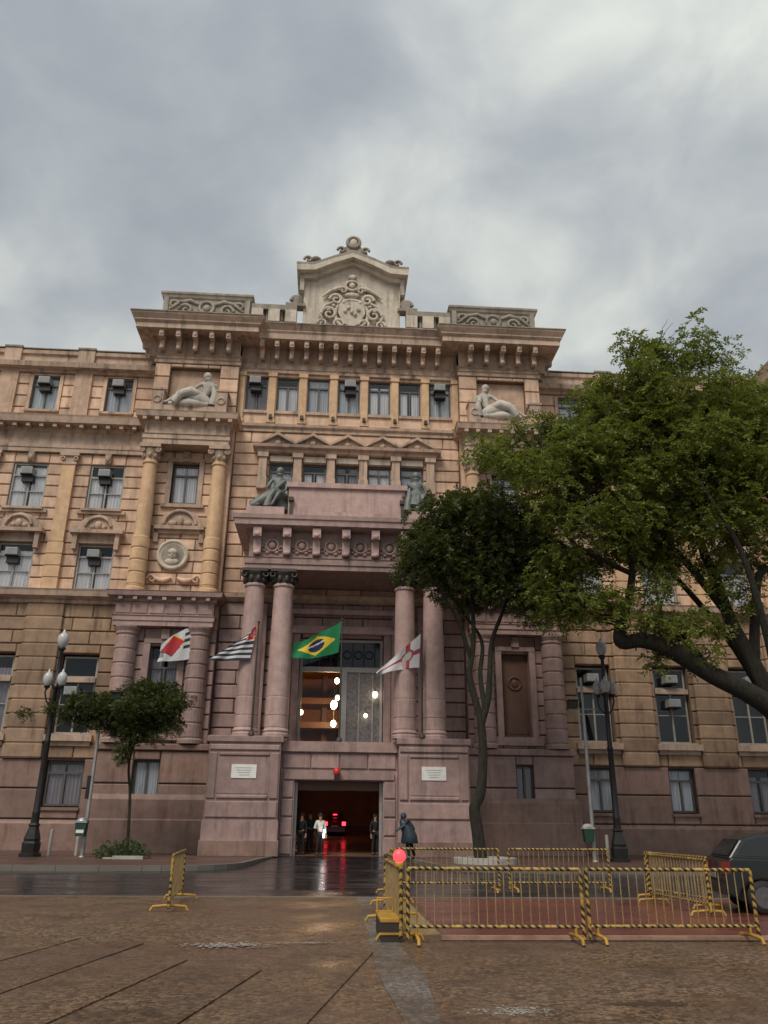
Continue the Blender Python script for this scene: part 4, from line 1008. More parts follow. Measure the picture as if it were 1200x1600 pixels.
person(dict(kneeL=(-.12, -.1, .5), ankL=(-.12, .08, .09)), (-1.28, -.4, .2), .6, 'person in dark green jacket standing inside the doorway behind the white shirt', plain('green_cloth', (.012, .03, .022), .9), DARKC)
person({}, (1.72, -2.0, .12), .5, 'person in dark clothes beside the right door jamb', DARKC, DARKC)
# the figure leaning towards the doorway behind the beacon
person(dict(belly=(-.03, 0, 1.12), chest=(-.12, 0, 1.28), neck=(-.2, 0, 1.41), head0=(-.25, -.01, 1.47), head=(-.30, -.02, 1.54), shL=(-.17, -.17, 1.32), elL=(-.42, -.22, 1.14), wrL=(-.68, -.2, 1.0),
            shR=(-.12, .17, 1.34), elR=(-.38, .2, 1.12), wrR=(-.66, .2, .98), kneeL=(-.16, -.1, .52), ankL=(-.05, -.1, .09), toeL=(-.22, -.1, .035), kneeR=(.06, .1, .48), ankR=(.2, .1, .1), toeR=(.06, .1, .035), hipL=(0, -.09, .9), hipR=(0, .09, .9)),
       (2.98, -5.6, .115), .15, 'hunched person in hooded navy coat reaching towards the doorway', NAVY, DARKC, hood=True, bulk=1.75, scale=1.06)
cp = [o for o in bpy.data.objects if o.name.startswith('person') and not o.parent][-1]
m = MB(); m.lathe([(.33, .62), (.36, .66), (.31, .95), (.27, 1.2), (.2, 1.42), (.1, 1.52)], .0, 0, 14)
m.v = [(x-.55*max(0, z-1.0)-.04, y*1.15, z+.03*math.sin(5*math.atan2(y, x))) for x, y, z in m.v]; m.build('rain_cape', NAVY, cp)

t = thing('light_wand', 'lit white traffic wand held upright by the person in the white shirt', 'light wand', (-.62, -2.75, .55))
m = MB(); m.tube([(0, 0, .30), (.02, 0, .62)], .03, 8); m.ball((.02, 0, .62), .032, 8, 6); m.build('light_tube', plain('lit_white_tube', (1, 1, 1), .4, 0, 0, 3, emit=((1, .98, .95), 9)), t)
m = MB(); m.tube([(0, 0, .08), (0, 0, .30)], .02, 8); m.build('handle', IRON, t)
def statue(name, label, loc, P, mat, scale, flip=1, drape=None, rz=0.):
    t = thing(name, label, 'statue', loc, rz)
    J, E, D = body_joints(P, scale)
    if flip < 0: J = {k: (Vector((-v[0].x, v[0].y, v[0].z)), *v[1:]) for k, v in J.items()}
    J = {k: (v[0], v[1]*(1.3 if k.startswith('head') else 1.12)) for k, v in J.items()}
    put('figure', skin_mesh('figure', J, E), mat, t)
    h = J['head'][0]; m = MB(); m.ball(h+Vector((0, .03, .04))*scale, (.11*scale, .12*scale, .12*scale), 12, 8); m.build('hair', mat, t)
    m = MB()
    for pts, rad in drape: m.tube([(flip*p[0]*scale, p[1]*scale, p[2]*scale) for p in pts], [r*scale for r in rad], 9)
    m.build('drapery', mat, t); return t
REC = dict(pelvis=(.35, 0, .2), belly=(.42, .0, .38), chest=(.46, 0, .6), neck=(.44, -.01, .75), head0=(.42, -.03, .815), head=(.40, -.045, .885), hipL=(.28, -.09, .2), kneeL=(-.15, -.12, .42), ankL=(-.55, -.12, .1), toeL=(-.7, -.14, .08),
           hipR=(.28, .09, .18), kneeR=(-.2, .1, .2), ankR=(-.62, .08, .08), toeR=(-.78, .06, .08), shL=(.28, -.05, .70), elL=(.1, -.12, .5), wrL=(-.12, -.15, .46), shR=(.62, .04, .7), elR=(.72, .06, .45), wrR=(.70, .0, .18))
DR = [([(.3, -.1, .3), (.05, -.2, .38), (-.2, -.22, .28), (-.35, -.2, .05)], [.1, .13, .12, .09]), ([(.15, .05, .32), (-.1, -.02, .42), (-.35, -.04, .24), (-.5, 0, .06)], [.11, .12, .11, .08]), ([(.7, .05, .06), (.76, .05, .3), (.7, .02, .55)], [.12, .1, .06]), ([(.5, 0, .1), (.3, -.05, .22), (-.1, -.02, .3), (-.5, 0, .12)], [.16, .2, .17, .08]), ([(-.5, -.1, .06), (0, -.14, .08), (.5, -.1, .06)], [.06, .12, .08]), ([(.6, -.1, .05), (.64, -.12, .4), (.55, -.1, .62)], [.1, .09, .05])]
statue('stone_statue', 'white stone reclining figure on the left pavilion ledge under the cornice', (-8.95, -1.02, 22.98), REC, WHITEST, 2.2, 1, DR)
statue('stone_statue', 'white stone reclining figure on the right pavilion ledge above the tree', (8.75, -1.02, 22.98), REC, WHITEST, 2.2, -1, DR)
SIT = dict(pelvis=(.1, 0, .55), belly=(.11, .02, .72), chest=(.1, .02, .92), neck=(.1, .01, 1.06), head0=(.1, -.01, 1.125), head=(.1, -.03, 1.2), hipL=(0, -.02, .5), kneeL=(-.12, -.38, .55), ankL=(-.32, -.45, .12), toeL=(-.4, -.58, .06),
           hipR=(.18, -.02, .5), kneeR=(.14, -.4, .5), ankR=(-.05, -.5, .08), toeR=(-.1, -.64, .05), shL=(-.08, .02, 1.02), elL=(-.2, -.05, .78), wrL=(-.2, -.3, .66), shR=(.28, .02, 1.02), elR=(.38, -.02, .76), wrR=(.3, -.26, .62))
SD = [([(.24, -.1, .92), (.12, -.16, .78), (-.02, -.12, .62)], [.05, .07, .08]), ([(.0, -.42, .52), (-.1, -.5, .3), (-.16, -.5, .04)], [.07, .08, .1]), ([(.2, 0, .45), (0, -.3, .5), (-.2, -.42, .3), (-.55, -.4, .08)], [.18, .17, .15, .12]), ([(.15, .05, .1), (.1, .02, .5)], [.3, .22]), ([(-.55, -.2, .1), (-.3, -.1, .3), (0, 0, .5)], [.08, .13, .1])]
statue('bronze_statue', 'green bronze seated figure with draped legs on the left end of the porch roof', (-3.75, -2.35, 16.25), SIT, BRONZE, 2.0, 1, SD)
SIT2 = dict(SIT); SIT2.update(ankL=(-.14, -.45, .08), toeL=(-.16, -.6, .05), ankR=(.2, -.45, .08), toeR=(.22, -.6, .05), wrL=(-.25, -.35, .55))
SD2 = [([(-.12, -.12, .96), (.05, -.17, .8), (.24, -.12, .62)], [.05, .07, .08]), ([(-.12, -.44, .52), (-.16, -.52, .3), (-.18, -.52, .04)], [.08, .09, .11]), ([(.22, -.44, .5), (.26, -.52, .3), (.28, -.52, .04)], [.08, .09, .11]), ([(.1, -.5, .46), (.08, -.54, .25), (.08, -.55, .04)], [.05, .07, .09]), ([(.1, 0, .45), (.05, -.32, .5), (.0, -.45, .12)], [.2, .22, .22]), ([(.1, .05, .1), (.1, .02, .5)], [.3, .22])]
statue('bronze_statue', 'green bronze seated figure facing forward on the right end of the porch roof', (3.45, -2.35, 16.25), SIT2, BRONZE, 2.0, 1, SD2)

# ------------------------------------------------------------ flags
def pole(label, x, y, z, h):
    t = thing('flagpole', label, 'flagpole', (x, y, z), 0, 'flagpoles on the courthouse ledges')
    m = MB(); m.tube([(0, 0, 0), (0, 0, h)], [.055, .035], 8); m.build('shaft', DKBRONZE, t)
    m = MB(); m.ball((0, 0, h+.05), .07, 8, 6); m.build('finial', DKBRONZE, t)
    m = MB(); m.lathe([(.14, 0), (.14, .12), (.06, .2)], 0, 0, 10); m.build('socket', DKBRONZE, t)
def flag(label, x, y, z, w_, h, fn, mats, shape, ripple=.10, nx=64, ny=40, ph=0.):
    # u: 0 hoist..1 fly (towards -X); v: 0 top..1 bottom; shape(u,v)->(dx,dz) in metres
    m = MB(); vs = []
    for j in range(ny+1):
        for i in range(nx+1):
            u, v = i/nx, j/ny; dx, dz = shape(u, v)
            yy = ripple*math.sin(7*u+2.2*v+ph)*min(1, u*2.5)+ripple*.5*math.sin(15*u-3*v+ph)*u
            vs.append((dx, yy, dz))
    fs = [(j*(nx+1)+i, (j+1)*(nx+1)+i, (j+1)*(nx+1)+i+1, j*(nx+1)+i+1) for j in range(ny) for i in range(nx)]
    m.v = vs; m.f = fs; m.sm = [True]*len(fs); m.mi = [fn((i+.5)/nx, (j+.5)/ny) for j in range(ny) for i in range(nx)]
    o = m.build('flag', mats, None, (x, y, z)); tag(o, label, 'flag', 'flags flying in front of the courthouse')
    return o
def cloth(name, c): 
    k = NT(name); k.b.inputs['Base Color'].default_value = (*c, 1); k.b.inputs['Roughness'].default_value = .8; k.b.inputs['Sheen Weight'].default_value = .1
    nz = k.noise(k.pos(), 120, 2); k.bump(nz, .1, .005); return k.m
FW_, FB, FR, FG, FY, FN = cloth('flag_white', (.52, .52, .55)), cloth('flag_black', (.02, .022, .03)), cloth('flag_red', (.42, .02, .03)), cloth('flag_green', (.0, .16, .055)), cloth('flag_yellow', (.68, .48, .02)), cloth('flag_navy', (.012, .015, .07))
FGR, FPK = cloth('flag_grey_green', (.33, .40, .36)), cloth('flag_deep_red', (.30, .04, .06))
FM = [FW_, FB, FR, FG, FY, FN, FGR, FPK]
pole('bronze flagpole on the left pavilion ledge, behind the small street tree', -7.18, -1.05+.0, 4.92, 5.95)
pole('bronze flagpole on the left porch pedestal beside the paired columns', -4.02, -3.72, 5.1, 5.15)
pole('bronze flagpole standing on the balcony over the main doorway', -.06, -3.0, 4.95, 5.7)
pole('bronze flagpole on the right porch pedestal beside the paired columns', 3.72, -3.72, 5.1, 4.95)
def f1(u, v):
    if u < .34 and .14 < v < .76: return 1 if (int((v-.14)/.62*6) % 2 == 0) else 0
    d = abs(u-.66)/.36+abs(v-.42)/.42
    if d < 1:
        if d > .9: return 4 if (u+v) < 1.0 else 1
        if abs(u-.66) < .05 and abs(v-.45) < .07: return 7
        return 2
    if u > .88 and .45 < v < .8: return 1 if int(u*40) % 2 else 0
    return 0
flag('white flag with black stripes and a red diamond, leftmost of the four flags', -7.22, -1.1, 10.85, 1.8, 1.7, f1, FM,
     lambda u, v: (-1.80*u-.02-.06*v, -1.15*u**1.1-(1.82*v*(1-.45*u))-.08*math.sin(5*u)*v), .10, ph=.4)
def f2(u, v):
    if u < .42 and v < .4:
        du, dv = (u-.21)/.13, (v-.2)/.16
        r = math.hypot(du, dv)
        if r < .62: return 5 if r < .42 and (abs(du) < .3) else 0
        for a, b in ((.05, .06), (.37, .06), (.05, .34), (.37, .34)):
            if math.hypot((u-a)/.03, (v-b)/.035) < 1: return 4
        return 2
    return 1 if int(v*13) % 2 == 0 else 0
flag('striped black and white flag with a red corner, left of the paired porch columns', -4.06, -3.76, 10.18, 1.9, 1.5, f2, FM,
     lambda u, v: (-(.42+1.5*v)*u-.26*v, -.42*u*(1-v)**1.3-1.72*v-.05*u), .09, ph=1.3)
def f3(u, v):
    r = math.hypot((u-.5)/.175, (v-.5)/.25)
    if r < 1:
        b = .5+.10*(u-.35)**2*4-.05
        return 0 if abs(v-(.44+.22*(u-.5)+.35*(u-.5)**2)) < .035 else 5
    if abs(u-.5)/.41+abs(v-.5)/.40 < 1: return 4
    return 3
flag('green flag with a yellow rhombus and blue disc, above the doorway balcony', -.1, -3.02, 10.62, 2.3, 1.6, f3, FM,
     lambda u, v: (-2.25*u-.10*v, -1.22*u**.85+.28*max(0, u-.7)-1.52*v*(1-.52*u)), .13, ph=2.1)
def f4(u, v):
    if math.hypot((u-.34)/.15, (v-.5)/.24) < 1: return 6 if math.hypot((u-.34)/.1, (v-.5)/.16) < 1 else 7
    if abs(v-.5) < .075 or abs(u-.34) < .055: return 7
    return 0
flag('white flag with a red cross and round arms, hanging slack from the rightmost pole', 3.68, -3.76, 9.92, 2.1, 1.6, f4, FM,
     lambda u, v: (-2.1*u**1.15-.08*v*(1-u), -1.55*u**1.05-.35*u*u-1.62*v*(1-.86*min(1, u*1.05))), .12, ph=3.3)

# ------------------------------------------------------------ lamp posts and poles
def lamp_post(loc, label, rz):
    t = thing('lamp_post', label, 'lamp post', loc, rz, 'black street lamps in front of the courthouse')
    m = MB(); m.lathe([(.42, 0), (.42, .12), (.34, .16), (.36, .5), (.30, .58), (.32, .66), (.22, 1.0), (.19, 1.12), (.23, 1.18), (.17, 1.26)], 0, 0, 10, smooth=False); m.build('base', IRON, t)
    m = MB(); m.lathe([(.165, 1.2), (.15, 1.6), (.165, 1.65), (.14, 1.72), (.115, 4.4), (.14, 4.45), (.11, 4.52), (.095, 6.6), (.15, 6.66), (.15, 6.78), (.09, 6.84), (.075, 8.25), (.14, 8.34), (.17, 8.42), (.1, 8.46)], 0, 0, 14); m.build('shaft', IRON, t)
    for k in range(3):
        a = -PI/2+.6+k*2*PI/3; c, s_ = math.cos(a), math.sin(a)
        m = MB(); m.tube([(c*.08, s_*.08, 5.9), (c*.3, s_*.3, 6.1), (c*.40, s_*.40, 6.45), (c*.36, s_*.36, 6.66)], [.04, .035, .035, .05], 7); m.lathe([(.06, 6.62), (.13, 6.7), (.12, 6.76)], c*.36, s_*.36, 10); o = m.build('arm', IRON, t)
        m = MB(); m.lathe([(.10, 6.75), (.18, 6.87), (.21, 7.05), (.185, 7.2), (.11, 7.3), (.05, 7.34), (.04, 7.42), (.0, 7.48)], c*.36, s_*.36, 14); m.build('globe', GLOBE, t)
    m = MB(); m.lathe([(.12, 8.45), (.20, 8.56), (.245, 8.76), (.22, 8.94), (.14, 9.05), (.07, 9.09), (.055, 9.18), (.0, 9.26)], 0, 0, 14); m.build('globe', GLOBE, t)
    return t
lamp_post((-12.35, -5.45, .115), 'black globe lamp post in front of the left wing', .3)
lamp_post((11.52, -6.35, .115), 'black globe lamp post in front of the right wing under the tree', 1.2)
def signal(loc, label, h, armz, kind):
    t = thing('steel_pole', label, 'pole', loc, 0, 'grey steel poles on the pavement')
    m = MB(); m.tube([(0, 0, 0), (0, 0, h*.5), (0, 0, h)], [.085, .075, .055], 10); m.build('shaft', GALV, t)
    m = MB(); m.lathe([(.15, 0), (.15, .03), (.09, .06)], 0, 0, 10); m.build('base_plate', GALV, t)
    m = MB()
    if kind: m.tube([(-.62, 0, armz), (.62, 0, armz)], .035, 8)
    else: m.tube([(-.05, 0, armz), (.75, 0, armz+.02)], .04, 8); m.box(.3, .8, -.05, .05, armz+.02, armz+.08)
    m.build('arm', GALV, t)
    bx_ = ((-.45, armz+.05),) if kind else ((.58, armz+.09), (-.55, armz+.05))
    for x, z in bx_:
        m = MB(); m.box(x-.2, x+.2, -.2, .16, z, z+.3); m.box(x-.23, x+.23, -.3, .18, z+.3, z+.33); m.tube([(0, 0, z+.1), (x, 0, z+.1)], .02, 6); m.build('camera_box', IRON, t)
    if not kind: m = MB(); m.box(-.18, -.06, -.1, .1, 2.2, 3.1); m.build('control_box', IRON, t)
signal((-10.25, -5.6, .115), 'grey steel pole with short arm, near the left lamp post', 6.15, 6.1, 0)
signal((10.42, -6.5, .115), 'grey steel pole with crossbar, near the right lamp post', 7.4, 6.05, 1)
def bin_(loc, label, flip):
    t = thing('litter_bin', label, 'litter bin', loc, 0, 'litter bins hung on steel poles')
    m = MB(); m.prism([(-.17, 0), (.17, 0), (.22, .5), (-.22, .5)], -.17, .17); m.build('bucket', GREENB, t)
    m = MB(); m.box(-.24, .24, -.2, .2, .5, .56); m.lathe([(.23, .56), (.2, .64), (.1, .7)], 0, 0, 12); m.build('lid', GALV if flip else CONC, t)
    if flip: m = MB(); m.box(-.15, .15, -.185, -.172, .12, .24); m.build('label', WHITE, t)
bin_((-10.34, -5.9, .9), 'dark litter bin with white label hung on the left steel pole', True)
bin_((10.15, -6.75, .85), 'green litter bin hung on the right steel pole', False)
for i, (x, y, lb) in enumerate(((-12.0, -4.2, 'pale short post between the left lamp post and steel pole'), (-10.95, -4.0, 'pale short post just left of the labelled litter bin'), (11.15, -6.0, 'pale short post between the right steel pole and lamp post'))):
    m = MB(); m.lathe([(.07, 0), (.07, .95), (.05, 1.0), (.0, 1.02)], 0, 0, 10); tag(m.build('bollard', CONC, None, (x, y, .115)), lb, 'bollard', 'short pale posts on the pavement')

# ------------------------------------------------------------ barriers
def make_barrier(w_, label, loc, rz):
    t = thing('crowd_barrier', label, 'barrier', loc, rz, 'yellow crowd control barriers on the plaza')
    m = MB(); m.tube([(-w_/2, 0, .98), (w_/2, 0, .98)], .026, 8); m.build('top_rail', STRX, t)
    m = MB(); m.tube([(-w_/2, 0, .22), (w_/2, 0, .22)], .024, 8); m.build('bottom_rail', STRX, t)
    for q in (-1, 1):
        m = MB(); m.tube([(q*w_/2, 0, .06), (q*w_/2, 0, .98)], .028, 8); m.build('post', STRZ, t)
        m = MB(); m.tube([(q*(w_/2-.12), -.34, .02), (q*(w_/2-.12), -.3, .09), (q*(w_/2-.12), 0, .11), (q*(w_/2-.12), .3, .09), (q*(w_/2-.12), .34, .02)], .026, 7); m.tube([(q*(w_/2-.12), 0, .11), (q*(w_/2-.12), 0, .22)], .022, 6); m.build('foot', YEL, t)
    n = 19; bm2 = MB(); bm2.tube([(0, 0, .22), (0, 0, .98)], .0092, 6); me = bm2.mesh('bar')
    for k in range(n): put('bar', me, YELB, t, (-w_/2+w_*(k+1)/(n+1), 0, 0))
    return t
b0 = make_barrier(2.56, 'yellow barrier of the front row, nearest the flashing red beacon', (1.96, -28.33, 0), .0)
TREE = {}
for o in bpy.data.objects:
    if o.parent: TREE.setdefault(o.parent.name, []).append(o)
for lab, loc, rz in (
    ('yellow barrier of the front row, right half ending by the parked car', (4.62, -28.25, 0), .03),
    ('yellow barrier of the back row by the kerb, left one next to the beacon', (2.45, -19.95+.0, 0), .02),
    ('yellow barrier of the back row by the kerb, right one towards the lamp post', (5.3, -19.7, 0), .05),
    ('yellow barrier standing end on alone at the left of the plaza', (-3.5, -23.1, 0), PI/2+.075),
    ('front barrier of the left side row seen end on below the beacon', (.56, -26.95, 0), PI/2+.02),
    ('middle barrier of the left side row seen end on behind the beacon', (.80, -24.2, 0), PI/2+.03),
    ('rear barrier of the left side row seen end on at the road edge', (1.02, -21.5, 0), PI/2-.02),
    ('yellow barrier leaning across the right side, in front of the car tail', (6.58, -23.75, 0), PI/2+.06),
    ('yellow barrier doubled behind the right side one, nearer the road', (7.05, -22.6, 0), PI/2+.12)):
    dup(b0, loc, rz, lab, TREE)
# beacon on the corner post
t = thing('warning_beacon', 'round red flashing beacon glowing on the corner barrier post', 'beacon', (.58, -28.0, .98))
m = MB(); m.lathe([(.06, 0), (.07, .06), (.05, .07)], 0, 0, 10); m.build('housing', YEL, t)
m = MB(); m.ball((0, 0, .15), (.095, .08, .1), 14, 10); m.build('lens', BEACON, t)
t = thing('barrier_weight', 'dark weighted base block with yellow edges under the corner barrier', 'base block', (.44, -27.6, 0))
m = MB(); m.box(-.14, .14, -.62, .62, .0, .26); m.build('block', PLASTIC, t)
m = MB(); m.box(-.15, .15, -.63, .63, .262, .30); m.box(-.15, .15, -.635, -.625, .10, .13); m.tube([(-.14, .3, .3), (-.14, .3, .5), (.1, .3, .5), (.1, .3, .3)], .02, 6); m.build('edge_strip', YEL, t)
m = MB(); m.box(-2.55, 2.55, -.05, .05, 0, .055); tag(m.build('timber_edging', TIMBER, None, (3.75, -28.0, .011)), 'long pale timber edging laid along the front of the red paving', 'edging')
m = MB(); m.prism([(-.75, 0), (.75, 0), (.72, .05), (-.72, .05)], -2.6, 2.6); tag(m.build('ramp_board', YELB, None, (1.05, -24.9, .004)), 'worn yellowish board lying along the left edge of the red paving', 'board'); bpy.data.objects['ramp_board'].scale = (.28, 1, .4)

# ------------------------------------------------------------ cars
def extr_profile(prof, w0, w1, zsplit, mat, name, parent, inset=0.):
    # body from side profile (x,z) closed, widths narrowing above zsplit
    n = len(prof); m = MB(); vs = []
    for s in (-1, 1):
        for x, z in prof:
            k = w0 if z <= zsplit else w0+(w1-w0)*min(1, (z-zsplit)/.5)
            vs.append((x, s*k, z))
    fs = [tuple(range(n)), tuple(range(2*n-1, n-1, -1))] + [(i, i+n, (i+1) % n+n, (i+1) % n) for i in range(n)]
    m.add(vs, fs); me = m.mesh(name)
    b = bmesh.new(); b.from_mesh(me); bmesh.ops.recalc_face_normals(b, faces=b.faces[:]); bmesh.ops.bevel(b, geom=[e for e in b.edges if len(e.link_faces) == 2 and e.calc_face_angle(0) > .35], offset=.035, segments=2, profile=.6, affect='EDGES')
    bmesh.ops.triangulate(b, faces=[f for f in b.faces if len(f.verts) > 4]); b.to_mesh(me); b.free()
    return put(name, me, mat, parent)
def car(loc, rz, label, paint, lit=False):
    t = thing('parked_car', label, 'car', loc, rz)
    # local: rear at x=0, front at +X 4.1
    body = [(0.02, .36), (0.0, .62), (.05, .92), (.16, 1.0), (.9, .99), (3.0, .93), (3.75, .80), (4.05, .66), (4.1, .40), (3.95, .26), (3.72, .26), (3.62, .44), (3.45, .58), (3.22, .63), (2.99, .58), (2.82, .44), (2.72, .24), (1.18, .24), (1.08, .44), (.91, .58), (.68, .63), (.45, .58), (.28, .44), (.2, .28)]
    extr_profile(body, .86, .80, .9, paint, 'body', t)
    cab = [(.12, .99), (.42, 1.34), (.75, 1.44), (1.5, 1.48), (2.05, 1.44), (2.95, .94)]
    extr_profile(cab, .80, .58, .95, paint, 'cabin', t)
    win = [(.28, 1.04), (.52, 1.31), (.8, 1.39), (1.5, 1.42), (2.0, 1.39), (2.72, 1.0)]
    m = MB()
    def wz(z): return .80+(.58-.80)*min(1, (z-.95)/.5)
    for s in (-1, 1):
        vs = [(x, s*(wz(z)+.008), z) for x, z in win]; m.add(vs, [tuple(range(len(vs))) if s < 0 else tuple(range(len(vs)-1, -1, -1))])
    m.build('side_glass', GLASSD, t)
    m = MB(); m.add([(.14, -.70, 1.04), (.14, .70, 1.04), (.40, .56, 1.33), (.40, -.56, 1.33)], [(0, 3, 2, 1)]); m.build('rear_glass', GLASSD, t)
    m = MB(); m.add([(2.9, -.7, .99), (2.9, .7, .99), (2.12, .58, 1.42), (2.12, -.58, 1.42)], [(0, 1, 2, 3)]); m.build('windscreen', GLASSD, t)
    for s in (-1, 1):
        m = MB(); m.box(-.03, .12, s*.72-.14, s*.72+.14, .72, .93); m.build('tail_light', TAILL if lit else plain('tail_light_lens', (.16, .012, .012), .2, 0, .1, 3), t)
        if lit and s > 0: m = MB(); m.box(.1, .2, -.16, .16, 1.33, 1.38); m.build('brake_light', TAILL, t)
        m = MB(); m.box(3.86, 4.0, s*.62-.16, s*.62+.16, .62, .74); m.build('headlight', GLOBE, t)
        m = MB(); m.ball((2.55, s*.93, 1.0), (.08, .12, .07), 8, 6); m.build('wing_mirror', paint, t)
        m = MB(); m.box(1.45, 1.6, s*.865-.012, s*.865+.012, .84, .87); m.build('door_handle', CHROME, t)
        for wx_ in (.68, 3.22):
            m = MB(); m.lathe([(.16, -.1), (.27, -.1), (.31, -.06), (.31, .06), (.27, .1), (.16, .1)], 0, 0, 24); me = m.mesh('wheel'); o = put('wheel', me, RUBBER, t, (wx_, s*.76, .31), (PI/2, 0, 0))
            m = MB(); m.lathe([(.19, -.104), (.17, -.09), (.05, -.108), (0, -.11)], 0, 0, 16)
            m.lathe([(.19, .104), (.17, .09), (.05, .108), (0, .11)], 0, 0, 16); put('rim', m.mesh('rim'), CHROME, o)
    for s in (-1, 1):
        for xs_ in (1.28, 2.12):
            m = MB(); m.box(xs_-.006, xs_+.006, s*.842-.024, s*.842+.024, .38, .93); m.build('door_seam', IRON, t)
        m = MB(); m.box(1.2, 2.75, s*.862-.01, s*.862+.01, .36, .46); m.build('side_trim', RUBBER, t)
    m = MB(); m.box(-.03, .1, -.8, .8, .34, .56); m.build('bumper', paint, t)
    m = MB(); m.box(-.04, -.028, -.25, .25, .62, .73); m.build('number_plate', GREY, t)
    return t
car((7.42, -23.7, 0), math.radians(-12), 'dark grey car parked behind the barriers at the right edge', CARP)
car((-.02, 8.0, .62), PI/2, 'dark red car with lit tail lights inside the doorway passage', CARR, True).scale = (.72, .72, .92)

# ------------------------------------------------------------ trees
rng = np.random.default_rng(5)
def leaves_mesh(name, clumps, n_per, ll, lw, mat, parent, spray=10, droop=.35, flat=.8, depth=1.0):
    P = []; 
    V = []; 
    allv = []; 
    for (x, y, z, r) in clumps:
        n = int(n_per*r*r)
        d = rng.normal(size=(n, 3)); d /= np.linalg.norm(d, axis=1)[:, None]
        rad = r*(.35+.65*rng.random(n)**.45)*(1+.18*np.sin(d[:, 0]*5+x)*np.cos(d[:, 2]*4+y))
        c = np.array([x, y, z])+d*rad[:, None]*np.array([1, depth, flat])
        out = d+rng.normal(size=(n, 3))*.5; out[:, 2] = out[:, 2]*.5-droop*rng.random(n)+.15; out /= np.linalg.norm(out, axis=1)[:, None]
        up_ = np.array([0, 0, 1.])+rng.normal(size=(n, 3))*.45
        side = np.cross(out, up_); side /= np.linalg.norm(side, axis=1)[:, None]+1e-9
        for k in range(spray):
            t = (k//2+1)/(spray/2); sgn = 1 if k % 2 else -1
            base = c+out*(t*ll*2.6)[...] if False else c+out*(t*ll*2.4)
            base = base+np.array([0, 0, -1])*(t*t*ll*.9)
            ld = side*sgn*.85+out*.5+rng.normal(size=(n, 3))*.28; ld /= np.linalg.norm(ld, axis=1)[:, None]
            nr = np.cross(ld, out)+rng.normal(size=(n, 3))*.3; wv = np.cross(nr, ld); wv /= np.linalg.norm(wv, axis=1)[:, None]+1e-9
            s_ = (.7+.6*rng.random(n))[:, None]
            L_, W_ = ll*s_, lw*s_
            q = np.stack([base, base+ld*L_*.5+wv*W_*.5, base+ld*L_, base+ld*L_*.5-wv*W_*.5], 1)
            allv.append(q.reshape(-1, 3))
    v = np.concatenate(allv); nq = len(v)//4
    me = bpy.data.meshes.new(name); me.vertices.add(len(v)); me.vertices.foreach_set('co', v.astype(np.float32).ravel())
    me.loops.add(nq*4); me.loops.foreach_set('vertex_index', np.arange(nq*4, dtype=np.int32)); me.polygons.add(nq)
    me.polygons.foreach_set('loop_start', np.arange(0, nq*4, 4, dtype=np.int32)); me.polygons.foreach_set('loop_total', np.full(nq, 4, dtype=np.int32)); me.update(calc_edges=True); me.validate()
    return put(name, me, mat, parent)
def smooth_path(pts, n=5):
    pts = [Vector(p) for p in pts]; out = []
    for i in range(len(pts)-1):
        p0, p1, p2, p3 = pts[max(i-1, 0)], pts[i], pts[i+1], pts[min(i+2, len(pts)-1)]
        for k in range(n):
            t = k/n; out.append(.5*((2*p1)+(p2-p0)*t+(2*p0-5*p1+4*p2-p3)*t*t+(3*p1-p0-3*p2+p3)*t**3))
    out.append(pts[-1]); return out
def limb(m, pts, r0, r1, seg=9, wob=.0):
    p = smooth_path(pts); n = len(p)
    if wob: p = [q+Vector((R.uniform(-wob, wob), R.uniform(-wob, wob), R.uniform(-wob, wob))) if 0 < i < n-1 else q for i, q in enumerate(p)]
    m.tube(p, [r0+(r1-r0)*i/(n-1) for i in range(n)], seg); return p
def twigs(m, nodes, clumps, r=.05):
    for (x, y, z, rr) in clumps:
        c = Vector((x, y, z)); best = min(nodes, key=lambda q: (q-c).length+(.6*max(0, q.z-c.z)))
        mid = (best+c)/2+Vector((R.uniform(-.4, .4), R.uniform(-.4, .4), -.15*(c-best).length+R.uniform(-.1, .3)))
        p = limb(m, [best, mid, c], r*(.6+.25*rr), r*.35, 6, .04)
        for k in range(int(4+3*rr)):
            d = Vector((R.gauss(0, 1), R.gauss(0, 1), R.gauss(.2, .7))).normalized(); s0 = p[R.randrange(len(p)//2, len(p))]
            e = c+d*rr*.85*Vector((1, 1, .8)).length/1.6; limb(m, [s0, (s0+e)/2+Vector((R.uniform(-.2, .2), R.uniform(-.2, .2), .15)), e], r*.4, r*.12, 5, .03)
# the big tree at the right
BT = thing('broad_tree', 'big spreading light green tree whose trunk leans in from the right edge', 'tree', (18.6, -11, .115))
def off(pts, o=(18.6, -11, .115)): return [tuple(a-b for a, b in zip(p, o)) for p in pts]
Yb = -11
m = MB(); nodes = []
nodes += limb(m, off([(18.6, Yb, .1), (18.3, Yb, 1.6), (17.5, Yb, 3.6), (16.5, Yb-.1, 5.5), (15.4, Yb-.2, 6.3), (14.1, Yb-.2, 6.95), (12.5, Yb-.1, 7.95), (11.5, Yb, 8.25), (10.75, Yb, 8.15), (10.7, Yb, 8.6), (11.0, Yb+.1, 9.4), (11.35, Yb+.2, 10.2), (11.6, Yb+.2, 11.6), (11.4, Yb, 13.2)]), .52, .10, 12)
nodes += limb(m, off([(16.6, Yb, 5.4), (16.1, Yb+.1, 7.2), (15.4, Yb+.2, 9.1), (15.0, Yb+.2, 10.9), (14.5, Yb, 12.4), (14.3, Yb-.4, 15), (14.6, Yb-.6, 18)]), .34, .08, 10)
